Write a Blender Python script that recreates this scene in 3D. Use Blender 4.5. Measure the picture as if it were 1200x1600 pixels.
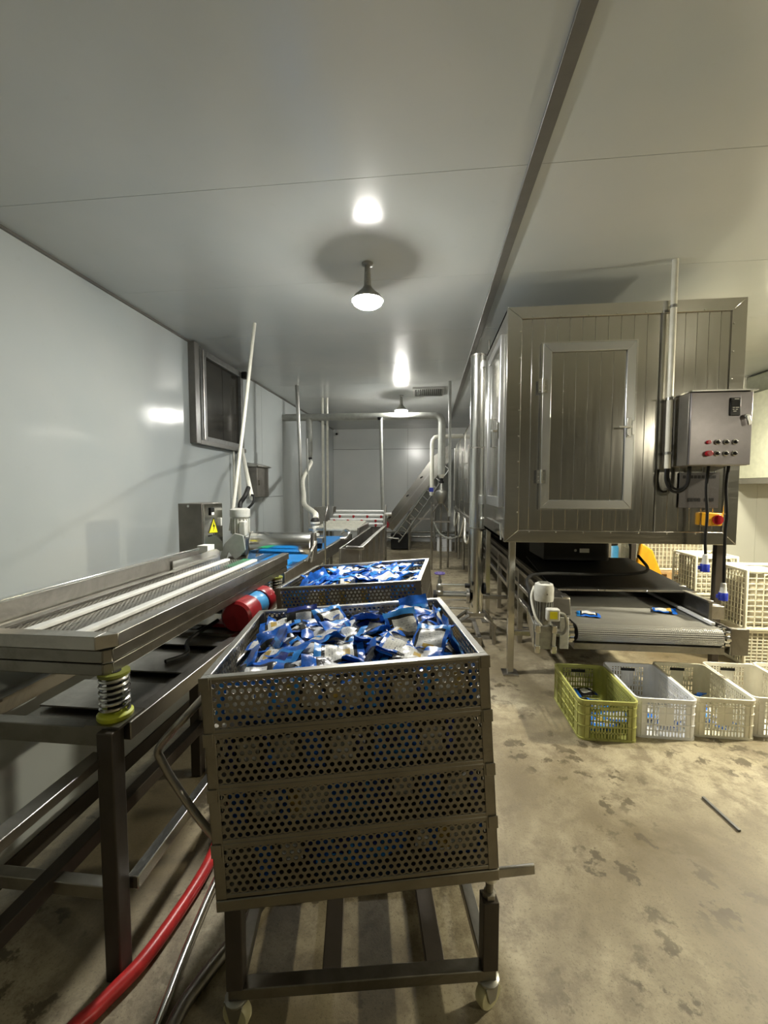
import bpy, bmesh, math, random
from mathutils import Vector, Matrix
random.seed(11)
PI = math.pi
scene = bpy.context.scene
for o in list(bpy.data.objects):
    bpy.data.objects.remove(o, do_unlink=True)
COL = scene.collection

# ------------------------------------------------------------------ camera
cam_d = bpy.data.cameras.new('camera')
cam_d.sensor_fit = 'HORIZONTAL'
cam_d.sensor_width = 36.0
cam_d.lens = 36.0 * 650.0 / 1200.0
cam_d.clip_start = 0.02
cam = bpy.data.objects.new('camera', cam_d)
COL.objects.link(cam)
cam.location = (0, 0, 1.6)
cam.rotation_euler = (math.radians(90 - 3.346), 0, math.radians(6.049))
scene.camera = cam

# ------------------------------------------------------------------ world, exposure
world = bpy.data.worlds.new('world')
scene.world = world
world.use_nodes = True
world.node_tree.nodes['Background'].inputs[0].default_value = (0.75, 0.8, 0.8, 1)
world.node_tree.nodes['Background'].inputs[1].default_value = 0.05
scene.view_settings.view_transform = 'Standard'
scene.view_settings.look = 'None'
scene.view_settings.gamma = 1
scene.view_settings.use_curve_mapping = False
scene.view_settings.exposure = 0.45

# lamps of the room: (x, y, ceiling drop, emission strength)
LAMP_COL = (1.0, 0.975, 0.90)
LAMP_WARM = (1.0, 0.92, 0.70)
LAMPS = [
    (-0.48, 3.31, 520.0, 'glowing round pendant lamp hanging over the pouch baskets'),
    (-0.515, 7.97, 850.0, 'small pendant lamp at the far end by the ceiling vent'),
    (3.75, 3.2, 1250.0, 'pendant lamp beyond the right edge over the white crates'),
    (4.3, 5.6, 420.0, 'pendant lamp behind the steel cabin at the right'),
    (4.4, -0.9, 350.0, 'pendant lamp in the hall behind the camera'),
]

CEIL = 3.34
XL, XR, YB, YF = -2.84, 9.0, 12.34, -8.0

# ------------------------------------------------------------------ materials
MATS = {}
def new_mat(name):
    m = bpy.data.materials.new(name)
    m.use_nodes = True
    nt = m.node_tree
    b = nt.nodes['Principled BSDF']
    MATS[name] = m
    return m, nt, b
def N(nt, t, **kw):
    n = nt.nodes.new(t)
    for k, v in kw.items():
        setattr(n, k, v)
    return n
def ramp(nt, fac, stops):
    r = N(nt, 'ShaderNodeValToRGB')
    els = r.color_ramp.elements
    while len(els) < len(stops):
        els.new(0.5)
    for e, (p, c) in zip(els, stops):
        e.position = p
        e.color = (c[0], c[1], c[2], 1) if len(c) == 3 else c
    nt.links.new(fac, r.inputs[0])
    return r.outputs[0]
def noise(nt, scale, detail=4, rough=0.55, vec=None, dist=0.0):
    n = N(nt, 'ShaderNodeTexNoise')
    n.inputs['Scale'].default_value = scale
    n.inputs['Detail'].default_value = detail
    n.inputs['Roughness'].default_value = rough
    n.inputs['Distortion'].default_value = dist
    if vec is not None:
        nt.links.new(vec, n.inputs['Vector'])
    return n.outputs['Fac']
def objco(nt, scale=(1, 1, 1), geo=False):
    if geo:
        src = N(nt, 'ShaderNodeNewGeometry').outputs['Position']
    else:
        src = N(nt, 'ShaderNodeTexCoord').outputs['Object']
    mp = N(nt, 'ShaderNodeMapping')
    mp.inputs['Scale'].default_value = scale
    nt.links.new(src, mp.inputs['Vector'])
    return mp.outputs['Vector']
def bump(nt, b, h, strength=0.2, dist=0.01):
    bp = N(nt, 'ShaderNodeBump')
    bp.inputs['Strength'].default_value = strength
    bp.inputs['Distance'].default_value = dist
    nt.links.new(h, bp.inputs['Height'])
    nt.links.new(bp.outputs[0], b.inputs['Normal'])
def mixc(nt, fac, a, bb):
    m = N(nt, 'ShaderNodeMix', data_type='RGBA')
    if isinstance(fac, float):
        m.inputs[0].default_value = fac
    else:
        nt.links.new(fac, m.inputs[0])
    for i, c in ((6, a), (7, bb)):
        if isinstance(c, tuple):
            m.inputs[i].default_value = (c[0], c[1], c[2], 1)
        else:
            nt.links.new(c, m.inputs[i])
    return m.outputs[2]

def plain(name, col, rough=0.5, metal=0.0, var=0.06, nscale=14, bumps=0.0, spec=0.5):
    m, nt, b = new_mat(name)
    f = noise(nt, nscale, 5, 0.6, objco(nt, geo=True))
    lo = tuple(max(0, c * (1 - var * 2)) for c in col)
    hi = tuple(min(1, c * (1 + var)) for c in col)
    nt.links.new(ramp(nt, f, [(0.3, lo), (0.7, hi)]), b.inputs['Base Color'])
    b.inputs['Roughness'].default_value = rough
    b.inputs['Metallic'].default_value = metal
    b.inputs['Specular IOR Level'].default_value = spec
    if bumps:
        bump(nt, b, noise(nt, nscale * 4, 4, 0.6, objco(nt, geo=True)), bumps, 0.004)
    return m

def steel(name, col, rough, stretch=(1, 1, 1), var=0.10, brush=0.05, dirt=0.0, wav=0.0, metal=1.0):
    m, nt, b = new_mat(name)
    v = objco(nt, tuple(s * 1.0 for s in stretch), geo=True)
    fine = noise(nt, 60, 6, 0.7, v)
    big = noise(nt, 2.2, 4, 0.6, objco(nt, geo=True))
    lo = tuple(c * (1 - var) for c in col)
    base = ramp(nt, big, [(0.3, lo), (0.7, col)])
    if dirt:
        d = noise(nt, 5.5, 8, 0.7, objco(nt, geo=True), 0.6)
        dm = ramp(nt, d, [(0.45, (0, 0, 0)), (0.75, (dirt, dirt, dirt))])
        base = mixc(nt, dm, base, (0.10, 0.085, 0.06))
    nt.links.new(base, b.inputs['Base Color'])
    rr = N(nt, 'ShaderNodeMapRange')
    nt.links.new(fine, rr.inputs[0])
    rr.inputs[3].default_value = max(0.04, rough - 0.10)
    rr.inputs[4].default_value = rough + 0.12
    nt.links.new(rr.outputs[0], b.inputs['Roughness'])
    b.inputs['Metallic'].default_value = metal
    if wav:
        w = noise(nt, 3.0, 2, 0.5, objco(nt, geo=True))
        bump(nt, b, w, wav, 0.03)
    elif brush:
        bump(nt, b, fine, brush, 0.002)
    return m

def panelmat(name, col, rough=0.2, wav=0.12, tint=(0.9, 0.93, 0.95)):
    m, nt, b = new_mat(name)
    p = objco(nt, geo=True)
    f = noise(nt, 0.9, 3, 0.5, p)
    c2 = tuple(c * t for c, t in zip(col, tint))
    c = ramp(nt, f, [(0.35, c2), (0.65, col)])
    g = noise(nt, 9, 7, 0.7, p)
    c = mixc(nt, ramp(nt, g, [(0.62, (0, 0, 0)), (0.85, (0.22, 0.22, 0.22))]), c, (0.36, 0.35, 0.31))
    nt.links.new(c, b.inputs['Base Color'])
    b.inputs['Roughness'].default_value = rough
    b.inputs['Specular IOR Level'].default_value = 0.55
    w = noise(nt, 1.6, 2, 0.4, p)
    bump(nt, b, w, wav, 0.05)
    return m

# floor: worn beige concrete with wet stains
def floor_mat():
    m, nt, b = new_mat('concrete_floor')
    p = objco(nt, geo=True)
    big = noise(nt, 0.9, 6, 0.62, p, 0.4)
    mid = noise(nt, 6.5, 9, 0.76, p, 0.2)
    fin = noise(nt, 110, 6, 0.8, p)
    c = ramp(nt, big, [(0.34, (0.15, 0.118, 0.066)), (0.47, (0.27, 0.228, 0.145)), (0.56, (0.42, 0.365, 0.245)), (0.70, (0.52, 0.46, 0.325))])
    c = mixc(nt, ramp(nt, mid, [(0.40, (0.85, 0.85, 0.85)), (0.54, (0, 0, 0))]), c, (0.19, 0.155, 0.098))
    # splashes: small dark blots
    v = N(nt, 'ShaderNodeTexVoronoi')
    v.inputs['Scale'].default_value = 9.0
    wob = N(nt, 'ShaderNodeVectorMath', operation='MULTIPLY_ADD')
    n3 = N(nt, 'ShaderNodeTexNoise'); n3.inputs['Scale'].default_value = 9.0; n3.inputs['Detail'].default_value = 9; n3.inputs['Roughness'].default_value = 0.72
    nt.links.new(p, n3.inputs['Vector'])
    nt.links.new(n3.outputs['Color'], wob.inputs[0])
    wob.inputs[1].default_value = (0.32, 0.32, 0.0)
    nt.links.new(p, wob.inputs[2])
    nt.links.new(wob.outputs[0], v.inputs['Vector'])
    gate = noise(nt, 1.7, 3, 0.5, p)
    th = N(nt, 'ShaderNodeMath', operation='MULTIPLY')
    nt.links.new(ramp(nt, gate, [(0.44, (0, 0, 0)), (0.54, (1, 1, 1))]), th.inputs[0])
    nt.links.new(ramp(nt, v.outputs['Distance'], [(0.22, (1, 1, 1)), (0.36, (0, 0, 0))]), th.inputs[1])
    wet = th.outputs[0]
    wf = N(nt, 'ShaderNodeMath', operation='MULTIPLY'); wf.inputs[1].default_value = 0.85
    nt.links.new(wet, wf.inputs[0])
    c = mixc(nt, wf.outputs[0], c, (0.085, 0.066, 0.036))
    c = mixc(nt, ramp(nt, fin, [(0.34, (0.8, 0.8, 0.8)), (0.46, (0, 0, 0))]), c, (0.10, 0.085, 0.055))
    nt.links.new(c, b.inputs['Base Color'])
    rr = N(nt, 'ShaderNodeMapRange')
    nt.links.new(big, rr.inputs[0])
    rr.inputs[1].default_value = 0.3; rr.inputs[2].default_value = 0.7
    rr.inputs[3].default_value = 0.34; rr.inputs[4].default_value = 0.62
    nt.links.new(rr.outputs[0], b.inputs['Roughness'])
    mm = N(nt, 'ShaderNodeMath', operation='ADD')
    nt.links.new(mid, mm.inputs[0]); nt.links.new(fin, mm.inputs[1])
    bump(nt, b, mm.outputs[0], 0.25, 0.006)
    return m
floor_mat()

panelmat('ceiling_panel', (0.55, 0.565, 0.545), 0.20, 0.14)
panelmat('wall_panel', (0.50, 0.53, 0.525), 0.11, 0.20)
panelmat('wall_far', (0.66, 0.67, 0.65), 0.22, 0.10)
panelmat('wall_dull', (0.30, 0.30, 0.28), 0.35, 0.10)
panelmat('wall_warm', (0.62, 0.61, 0.54), 0.25, 0.10)
plain('seam_dark', (0.10, 0.10, 0.09), 0.6)
plain('trim_grey', (0.14, 0.135, 0.12), 0.35)
steel('steel_panel', (0.58, 0.565, 0.52), 0.17, (1, 1, 0.04), 0.12, 0.06)
steel('steel_trim', (0.63, 0.615, 0.57), 0.17, (0.06, 1, 1), 0.12, 0.05)
steel('steel_bright', (0.72, 0.72, 0.69), 0.20, (1, 1, 0.1), 0.08, 0.03)
steel('steel_drum', (0.72, 0.72, 0.70), 0.20, (0.05, 1, 1), 0.06, 0.03)
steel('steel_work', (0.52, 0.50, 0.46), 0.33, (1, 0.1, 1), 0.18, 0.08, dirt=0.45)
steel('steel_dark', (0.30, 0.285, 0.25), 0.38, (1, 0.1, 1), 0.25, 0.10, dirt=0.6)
steel('basket_steel', (0.38, 0.355, 0.305), 0.36, (0.15, 1, 1), 0.18, 0.08, dirt=0.35)
steel('basket_rim', (0.66, 0.645, 0.60), 0.30, (0.15, 1, 1), 0.15, 0.05, dirt=0.3)
steel('aluminium', (0.62, 0.63, 0.63), 0.34, (1, 1, 0.1), 0.05, 0.04)
steel('chain_mesh', (0.42, 0.415, 0.39), 0.42, (1, 1, 1), 0.10, 0.10)
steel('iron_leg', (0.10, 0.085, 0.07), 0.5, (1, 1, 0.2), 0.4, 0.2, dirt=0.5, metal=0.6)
steel('galvanised', (0.46, 0.46, 0.43), 0.35, (1, 1, 0.3), 0.2, 0.1, dirt=0.2)
plain('white_strip', (0.85, 0.86, 0.84), 0.45, 0, 0.05, 20)
plain('white_plastic', (0.84, 0.82, 0.74), 0.42, 0, 0.04, 8)
plain('white_plastic_cool', (0.88, 0.89, 0.90), 0.40, 0, 0.03, 8)
plain('cream_plastic', (0.84, 0.81, 0.66), 0.42, 0, 0.05, 8)
plain('yellow_plastic', (0.45, 0.46, 0.14), 0.42, 0, 0.10, 8)
plain('olive_rubber', (0.20, 0.22, 0.03), 0.5, 0, 0.15)
plain('yellow_rubber', (0.55, 0.60, 0.04), 0.45, 0, 0.1)
plain('liner', (0.50, 0.46, 0.35), 0.6, 0, 0.25, 12)
plain('white_paint', (0.72, 0.72, 0.68), 0.35, 0, 0.06)
plain('white_pipe', (0.74, 0.73, 0.64), 0.35, 0, 0.05)
plain('grey_duct', (0.36, 0.37, 0.34), 0.42, 0, 0.08)
plain('motor_paint', (0.60, 0.60, 0.55), 0.38, 0, 0.10, 25)
plain('motor_grey', (0.34, 0.34, 0.31), 0.36, 0.4, 0.12, 25)
plain('red_paint', (0.30, 0.012, 0.018), 0.32, 0, 0.15)
plain('red_hose', (0.55, 0.030, 0.030), 0.35, 0, 0.15, 30)
plain('blue_paint', (0.06, 0.30, 0.60), 0.35, 0, 0.1)
plain('blue_belt', (0.01, 0.22, 0.62), 0.35, 0, 0.06, 4)
plain('green_belt', (0.02, 0.42, 0.18), 0.35, 0, 0.06)
plain('black_rubber', (0.014, 0.014, 0.013), 0.6, 0, 0.2, 14, 0, 0.25)
plain('black_plastic', (0.010, 0.010, 0.010), 0.42, 0, 0.2, 14, 0, 0.3)
plain('plug_blue', (0.02, 0.04, 0.42), 0.35)
plain('purple_wheel', (0.10, 0.07, 0.28), 0.4)
plain('red_button', (0.35, 0.012, 0.02), 0.3)
plain('orange_paint', (0.85, 0.42, 0.02), 0.35)
plain('warn_yellow', (0.88, 0.80, 0.02), 0.35)
plain('label_white', (0.80, 0.80, 0.76), 0.5)
plain('wood', (0.45, 0.30, 0.14), 0.7, 0, 0.2, 9, 0.3)
plain('nylon_wheel', (0.62, 0.58, 0.34), 0.4, 0, 0.08)
plain('cabinet_purple_grey', (0.23, 0.215, 0.225), 0.30, 0.55, 0.08, 5)
plain('cabinet_grey', (0.24, 0.225, 0.20), 0.34, 0.6, 0.10, 6)
plain('green_grey', (0.34, 0.36, 0.31), 0.4)
plain('pale_green', (0.58, 0.60, 0.50), 0.4)
plain('dark_glass', (0.035, 0.032, 0.026), 0.10, 0, 0.3, 3, 0, 0.8)
plain('window_frame', (0.115, 0.12, 0.11), 0.45, 0.0, 0.15)
plain('screen_black', (0.012, 0.012, 0.012), 0.15)
plain('insulation', (0.66, 0.65, 0.56), 0.45, 0, 0.08, 20, 0.3)
plain('film_blue', (0.012, 0.135, 0.62), 0.24, 0, 0.22, 30, 0.25)
plain('film_navy', (0.010, 0.030, 0.22), 0.22, 0, 0.22, 30, 0.25)
plain('film_black', (0.012, 0.012, 0.014), 0.22, 0, 0.3, 30, 0.25)
plain('film_gold', (0.55, 0.38, 0.08), 0.35, 0, 0.25, 60)
plain('film_sky', (0.03, 0.27, 0.78), 0.26, 0, 0.15, 30, 0.2)

def print_mat(name, base, ink, sx, sy, amount):
    """flat print: rows of small illegible marks on a film or plate, in UV space"""
    m, nt, b = new_mat(name)
    uv = N(nt, 'ShaderNodeTexCoord').outputs['UV']
    mp = N(nt, 'ShaderNodeMapping'); mp.inputs['Scale'].default_value = (sx, sy, 1)
    nt.links.new(uv, mp.inputs['Vector'])
    br = N(nt, 'ShaderNodeTexBrick')
    br.inputs['Scale'].default_value = 1
    br.inputs['Mortar Size'].default_value = 0.16
    br.inputs['Brick Width'].default_value = 0.9
    br.inputs['Row Height'].default_value = 0.5
    br.inputs['Color1'].default_value = (0, 0, 0, 1); br.inputs['Color2'].default_value = (1, 1, 1, 1)
    br.inputs['Mortar'].default_value = (0, 0, 0, 1)
    nt.links.new(mp.outputs[0], br.inputs['Vector'])
    n = noise(nt, 3.0, 4, 0.7, mp.outputs[0])
    mu = N(nt, 'ShaderNodeMath', operation='MULTIPLY')
    nt.links.new(br.outputs['Color'], mu.inputs[0])
    nt.links.new(ramp(nt, n, [(0.45, (0, 0, 0)), (0.55, (amount,) * 3)]), mu.inputs[1])
    nt.links.new(mixc(nt, mu.outputs[0], base, ink), b.inputs['Base Color'])
    b.inputs['Roughness'].default_value = 0.32
    bump(nt, b, noise(nt, 40, 3, 0.6, objco(nt, geo=True)), 0.2, 0.004)
    return m
print_mat('film_label', (0.66, 0.665, 0.64), (0.06, 0.07, 0.10), 6, 9, 0.9)
print_mat('film_label_text', (0.60, 0.615, 0.62), (0.05, 0.09, 0.2), 7, 13, 0.9)
print_mat('sign_plate', (0.065, 0.06, 0.06), (0.03, 0.028, 0.028), 16, 12, 0.9)
print_mat('tag_print', (0.75, 0.75, 0.72), (0.08, 0.08, 0.08), 8, 8, 0.9)

def emit_mat(name, col, strength):
    m, nt, b = new_mat(name)
    b.inputs['Base Color'].default_value = (1, 1, 1, 1)
    b.inputs['Emission Color'].default_value = (col[0], col[1], col[2], 1)
    b.inputs['Emission Strength'].default_value = strength
    return m

# ------------------------------------------------------------------ mesh builder
class MB:
    def __init__(self):
        self.v = []; self.f = []; self.mi = []; self.cur = 0
    def add(self, vs, fs):
        o = len(self.v)
        self.v.extend([tuple(p) for p in vs])
        for q in fs:
            self.f.append([o + i for i in q]); self.mi.append(self.cur)
        return self
    def box(self, x0, x1, y0, y1, z0, z1):
        x0, x1 = min(x0, x1), max(x0, x1); y0, y1 = min(y0, y1), max(y0, y1); z0, z1 = min(z0, z1), max(z0, z1)
        vs = [(x0, y0, z0), (x1, y0, z0), (x1, y1, z0), (x0, y1, z0), (x0, y0, z1), (x1, y0, z1), (x1, y1, z1), (x0, y1, z1)]
        return self.add(vs, [(0, 3, 2, 1), (4, 5, 6, 7), (0, 1, 5, 4), (1, 2, 6, 5), (2, 3, 7, 6), (3, 0, 4, 7)])
    def bar(self, p0, p1, w, h, up=(0, 0, 1)):
        """rectangular bar between two points"""
        a = Vector(p0); b = Vector(p1); d = (b - a).normalized(); u = Vector(up)
        s = d.cross(u)
        if s.length < 1e-5:
            s = d.cross(Vector((0, 1, 0)))
        s.normalize(); u = s.cross(d).normalized()
        vs = []
        for p in (a, b):
            for i, j in ((-1, -1), (1, -1), (1, 1), (-1, 1)):
                vs.append(p + s * (w / 2 * i) + u * (h / 2 * j))
        return self.add(vs, [(0, 3, 2, 1), (4, 5, 6, 7), (0, 1, 5, 4), (1, 2, 6, 5), (2, 3, 7, 6), (3, 0, 4, 7)])
    def cyl(self, p0, p1, r0, r1=None, n=16, caps=True):
        if r1 is None: r1 = r0
        a = Vector(p0); b = Vector(p1); d = (b - a).normalized()
        s = d.cross(Vector((0, 0, 1)))
        if s.length < 1e-4: s = Vector((1, 0, 0))
        s.normalize(); u = s.cross(d)
        vs = []
        for p, r in ((a, r0), (b, r1)):
            for k in range(n):
                t = 2 * PI * k / n
                vs.append(p + (s * math.cos(t) + u * math.sin(t)) * r)
        fs = [(k, (k + 1) % n, n + (k + 1) % n, n + k) for k in range(n)]
        if caps:
            fs.append(tuple(range(n - 1, -1, -1))); fs.append(tuple(range(n, 2 * n)))
        return self.add(vs, fs)
    def tube(self, pts, r, n=10, caps=True):
        P = [Vector(p) for p in pts]
        rs = r if isinstance(r, (list, tuple)) else [r] * len(P)
        T = []
        for i in range(len(P)):
            t = (P[min(i + 1, len(P) - 1)] - P[max(i - 1, 0)]).normalized(); T.append(t)
        s = T[0].cross(Vector((0, 0, 1)))
        if s.length < 1e-3: s = T[0].cross(Vector((0, 1, 0)))
        s.normalize(); vs = []
        for i, p in enumerate(P):
            s = (s - T[i] * s.dot(T[i])).normalized(); u = s.cross(T[i])
            for k in range(n):
                a = 2 * PI * k / n
                vs.append(p + (s * math.cos(a) + u * math.sin(a)) * rs[i])
        fs = []
        for i in range(len(P) - 1):
            for k in range(n):
                fs.append((i * n + k, i * n + (k + 1) % n, (i + 1) * n + (k + 1) % n, (i + 1) * n + k))
        if caps:
            fs.append(tuple(range(n - 1, -1, -1))); fs.append(tuple(range((len(P) - 1) * n, len(P) * n)))
        return self.add(vs, fs)
    def lathe(self, prof, c=(0, 0, 0), n=24, axis='z'):
        vs = []
        for r, h in prof:
            for k in range(n):
                t = 2 * PI * k / n
                p = (r * math.cos(t), r * math.sin(t), h)
                if axis == 'x': p = (p[2], p[0], p[1])
                elif axis == 'y': p = (p[1], p[2], p[0])
                vs.append((c[0] + p[0], c[1] + p[1], c[2] + p[2]))
        fs = []
        for i in range(len(prof) - 1):
            for k in range(n):
                fs.append((i * n + k, i * n + (k + 1) % n, (i + 1) * n + (k + 1) % n, (i + 1) * n + k))
        fs.append(tuple(range(n - 1, -1, -1))); fs.append(tuple(range((len(prof) - 1) * n, len(prof) * n)))
        return self.add(vs, fs)
    def prism(self, poly, a, b, axis='y'):
        """extrude a 2-D polygon: axis y -> poly in (x,z); axis x -> (y,z); axis z -> (x,y)"""
        n = len(poly); vs = []
        for t in (a, b):
            for p, q in poly:
                vs.append({'y': (p, t, q), 'x': (t, p, q), 'z': (p, q, t)}[axis])
        fs = [(k, (k + 1) % n, n + (k + 1) % n, n + k) for k in range(n)]
        fs.append(tuple(range(n - 1, -1, -1))); fs.append(tuple(range(n, 2 * n)))
        return self.add(vs, fs)
    def xf(self, M):
        self.v = [tuple(M @ Vector(p)) for p in self.v]; return self
    def mesh(self, name, mats, off=(0, 0, 0), smooth=40):
        me = bpy.data.meshes.new(name)
        me.from_pydata([(p[0] - off[0], p[1] - off[1], p[2] - off[2]) for p in self.v], [], self.f)
        if isinstance(mats, str): mats = [mats]
        for m in mats: me.materials.append(MATS[m])
        if len(mats) > 1: me.polygons.foreach_set('material_index', self.mi)
        bm = bmesh.new(); bm.from_mesh(me)
        bmesh.ops.recalc_face_normals(bm, faces=bm.faces)
        bm.to_mesh(me); bm.free()
        if smooth:
            me.shade_smooth()
            me.set_sharp_from_angle(angle=math.radians(smooth))
        return me
    def build(self, name, mats, parent=None, bev=0.0, smooth=40, local=False):
        off = (0, 0, 0)
        if parent is not None and not local:
            off = world_loc(parent)
        me = self.mesh(name, mats, off, smooth)
        o = bpy.data.objects.new(name, me); COL.objects.link(o)
        if parent is not None: o.parent = parent
        if bev:
            m = o.modifiers.new('bevel', 'BEVEL'); m.width = bev; m.segments = 2; m.limit_method = 'ANGLE'
            m.angle_limit = math.radians(50)
        return o
def world_loc(o):
    v = Vector(o.location)
    while o.parent is not None:
        o = o.parent; v += Vector(o.location)
    return v
def thing(name, label, cat, loc=(0, 0, 0), group=None, rot=None):
    o = bpy.data.objects.new(name, None); COL.objects.link(o)
    o.empty_display_size = 0.1
    o.location = loc
    if rot: o.rotation_euler = rot
    o['label'] = label; o['category'] = cat
    if group: o['group'] = group
    return o
def tag(o, label, cat, group=None):
    o['label'] = label; o['category'] = cat
    if group: o['group'] = group
    return o
def struct(o):
    o['kind'] = 'structure'; return o
def stuff(o):
    o['kind'] = 'stuff'; return o
def sempty(name, loc=(0, 0, 0)):
    o = bpy.data.objects.new(name, None); COL.objects.link(o); o.location = loc; o.empty_display_size = 0.1
    return struct(o)
def copy_part(src, parent, loc=None):
    c = src.copy(); COL.objects.link(c); c.parent = parent
    if loc is not None: c.location = loc
    return c
def arc(c, r, a0, a1, n, plane='xz'):
    out = []
    for i in range(n + 1):
        a = a0 + (a1 - a0) * i / n
        u, w = r * math.cos(a), r * math.sin(a)
        out.append({'xz': (c[0] + u, c[1], c[2] + w), 'yz': (c[0], c[1] + u, c[2] + w), 'xy': (c[0] + u, c[1] + w, c[2])}[plane])
    return out
def smooth_path(pts, n=8):
    """Catmull-Rom through points"""
    P = [Vector(p) for p in pts]; P = [P[0] * 2 - P[1]] + P + [P[-1] * 2 - P[-2]]
    out = []
    for i in range(1, len(P) - 2):
        for k in range(n):
            t = k / n
            p0, p1, p2, p3 = P[i - 1], P[i], P[i + 1], P[i + 2]
            out.append(0.5 * ((2 * p1) + (p2 - p0) * t + (2 * p0 - 5 * p1 + 4 * p2 - p3) * t * t + (-p0 + 3 * p1 - 3 * p2 + p3) * t ** 3))
    out.append(P[-2]); return out

# ------------------------------------------------------------------ setting
fl = MB().box(XL - 0.1, XR + 0.1, YF - 0.1, YB + 0.1, -0.1, 0).build('floor', 'concrete_floor')
struct(fl)
# ceiling: panels either side of a longitudinal trim, joints every 1.155 m
ce = sempty('ceiling', (0, 0, CEIL))
MB().box(XL - 0.1, XR + 0.1, YF - 0.1, YB + 0.1, CEIL + 0.012, CEIL + 0.1).build('ceiling_backing', 'seam_dark', ce)
ys = [2.42 + 1.155 * k for k in range(-9, 10)]
ys = [YF] + [y for y in ys if YF + 0.2 < y < YB - 0.2] + [YB]
for a, b in zip(ys[:-1], ys[1:]):
    for x0, x1 in ((XL, 0.555), (0.555, XR)):
        MB().box(x0 + 0.002, x1 - 0.002, a + 0.0015, b - 0.0015, CEIL, CEIL + 0.03).build('ceiling_panel', 'ceiling_panel', ce)
struct(MB().box(0.525, 0.592, YF, YB, CEIL - 0.018, CEIL).build('trim_1', 'trim_grey', bev=0.003))
# left wall panels
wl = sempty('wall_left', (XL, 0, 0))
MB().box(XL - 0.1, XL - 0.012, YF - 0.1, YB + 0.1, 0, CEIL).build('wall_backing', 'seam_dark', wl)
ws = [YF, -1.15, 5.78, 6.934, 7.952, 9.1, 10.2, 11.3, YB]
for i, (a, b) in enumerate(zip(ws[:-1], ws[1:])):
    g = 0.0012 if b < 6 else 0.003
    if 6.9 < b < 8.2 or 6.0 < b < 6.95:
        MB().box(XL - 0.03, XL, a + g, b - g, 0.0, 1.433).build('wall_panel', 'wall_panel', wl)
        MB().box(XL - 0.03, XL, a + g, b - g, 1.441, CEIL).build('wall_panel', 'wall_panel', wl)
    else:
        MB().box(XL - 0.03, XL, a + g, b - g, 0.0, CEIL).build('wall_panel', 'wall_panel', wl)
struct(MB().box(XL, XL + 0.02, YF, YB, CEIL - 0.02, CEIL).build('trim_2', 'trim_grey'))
# far wall
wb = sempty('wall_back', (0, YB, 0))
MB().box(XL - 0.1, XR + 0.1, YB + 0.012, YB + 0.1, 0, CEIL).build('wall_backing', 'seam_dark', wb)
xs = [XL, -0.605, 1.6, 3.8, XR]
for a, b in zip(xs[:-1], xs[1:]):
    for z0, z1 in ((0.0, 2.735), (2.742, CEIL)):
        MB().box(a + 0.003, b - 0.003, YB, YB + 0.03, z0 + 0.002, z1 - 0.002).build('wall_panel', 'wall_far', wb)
# wall behind the machines at the right, with a doorway-free run
wr = sempty('wall_right_back', (3.0, 7.2, 0))
for a, b in zip([2.9, 4.05, 5.2, 6.35], [4.05, 5.2, 6.35, XR]):
    MB().box(a + 0.002, b - 0.002, 7.2, 7.26, 0, CEIL).build('wall_panel', 'wall_warm', wr)
struct(MB().box(XR, XR + 0.1, YF - 0.1, YB + 0.1, 0, CEIL).build('wall_right', 'wall_warm'))
struct(MB().box(XL - 0.1, XR + 0.1, YF - 0.1, YF, 0, CEIL).build('wall_front', 'wall_dull'))
# skirting rails on the far wall
for z in (0.16, 0.30):
    struct(MB().cyl((-1.3, YB - 0.05, z), (2.5, YB - 0.05, z), 0.035, n=12).build('baseboard_back', 'steel_bright'))

# hatch window high on the left wall
w1 = sempty('window_1', (XL, 4.78, 2.15))
fr = MB()
Y0, Y1, Z0, Z1 = 4.78, 6.09, 2.165, 3.31
fr.box(XL, XL + 0.07, Y0, Y0 + 0.26, Z0, Z1); fr.box(XL, XL + 0.07, Y1 - 0.09, Y1, Z0, Z1)
fr.box(XL, XL + 0.07, Y0 + 0.26, Y1 - 0.09, Z0, Z0 + 0.08); fr.box(XL, XL + 0.07, Y0 + 0.26, Y1 - 0.09, Z1 - 0.08, Z1)
fr.build('window_frame', 'window_frame', w1, 0.006)
bd = MB()
bd.box(XL, XL + 0.085, Y0 - 0.03, Y0 + 0.07, Z0 - 0.03, Z1 + 0.02); bd.box(XL, XL + 0.085, Y0 + 0.07, Y1 + 0.03, Z0 - 0.035, Z0 + 0.02)
bd.build('window_border', 'trim_grey', w1, 0.005)
MB().box(XL + 0.085, XL + 0.1, Y0 + 0.13, Y0 + 0.15, Z0 + 0.03, Z1 - 0.03).build('window_slide', 'steel_work', w1)
for k in range(2):
    a = Y0 + 0.26 + k * 0.48
    MB().box(XL + 0.02, XL + 0.03, a + 0.004, a + 0.476, Z0 + 0.08, Z1 - 0.08).build('window_pane', 'dark_glass', w1)
MB().box(XL + 0.07, XL + 0.15, 6.02, 6.10, 3.22, 3.32).build('window_latch', 'black_plastic', w1, 0.01)

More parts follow.
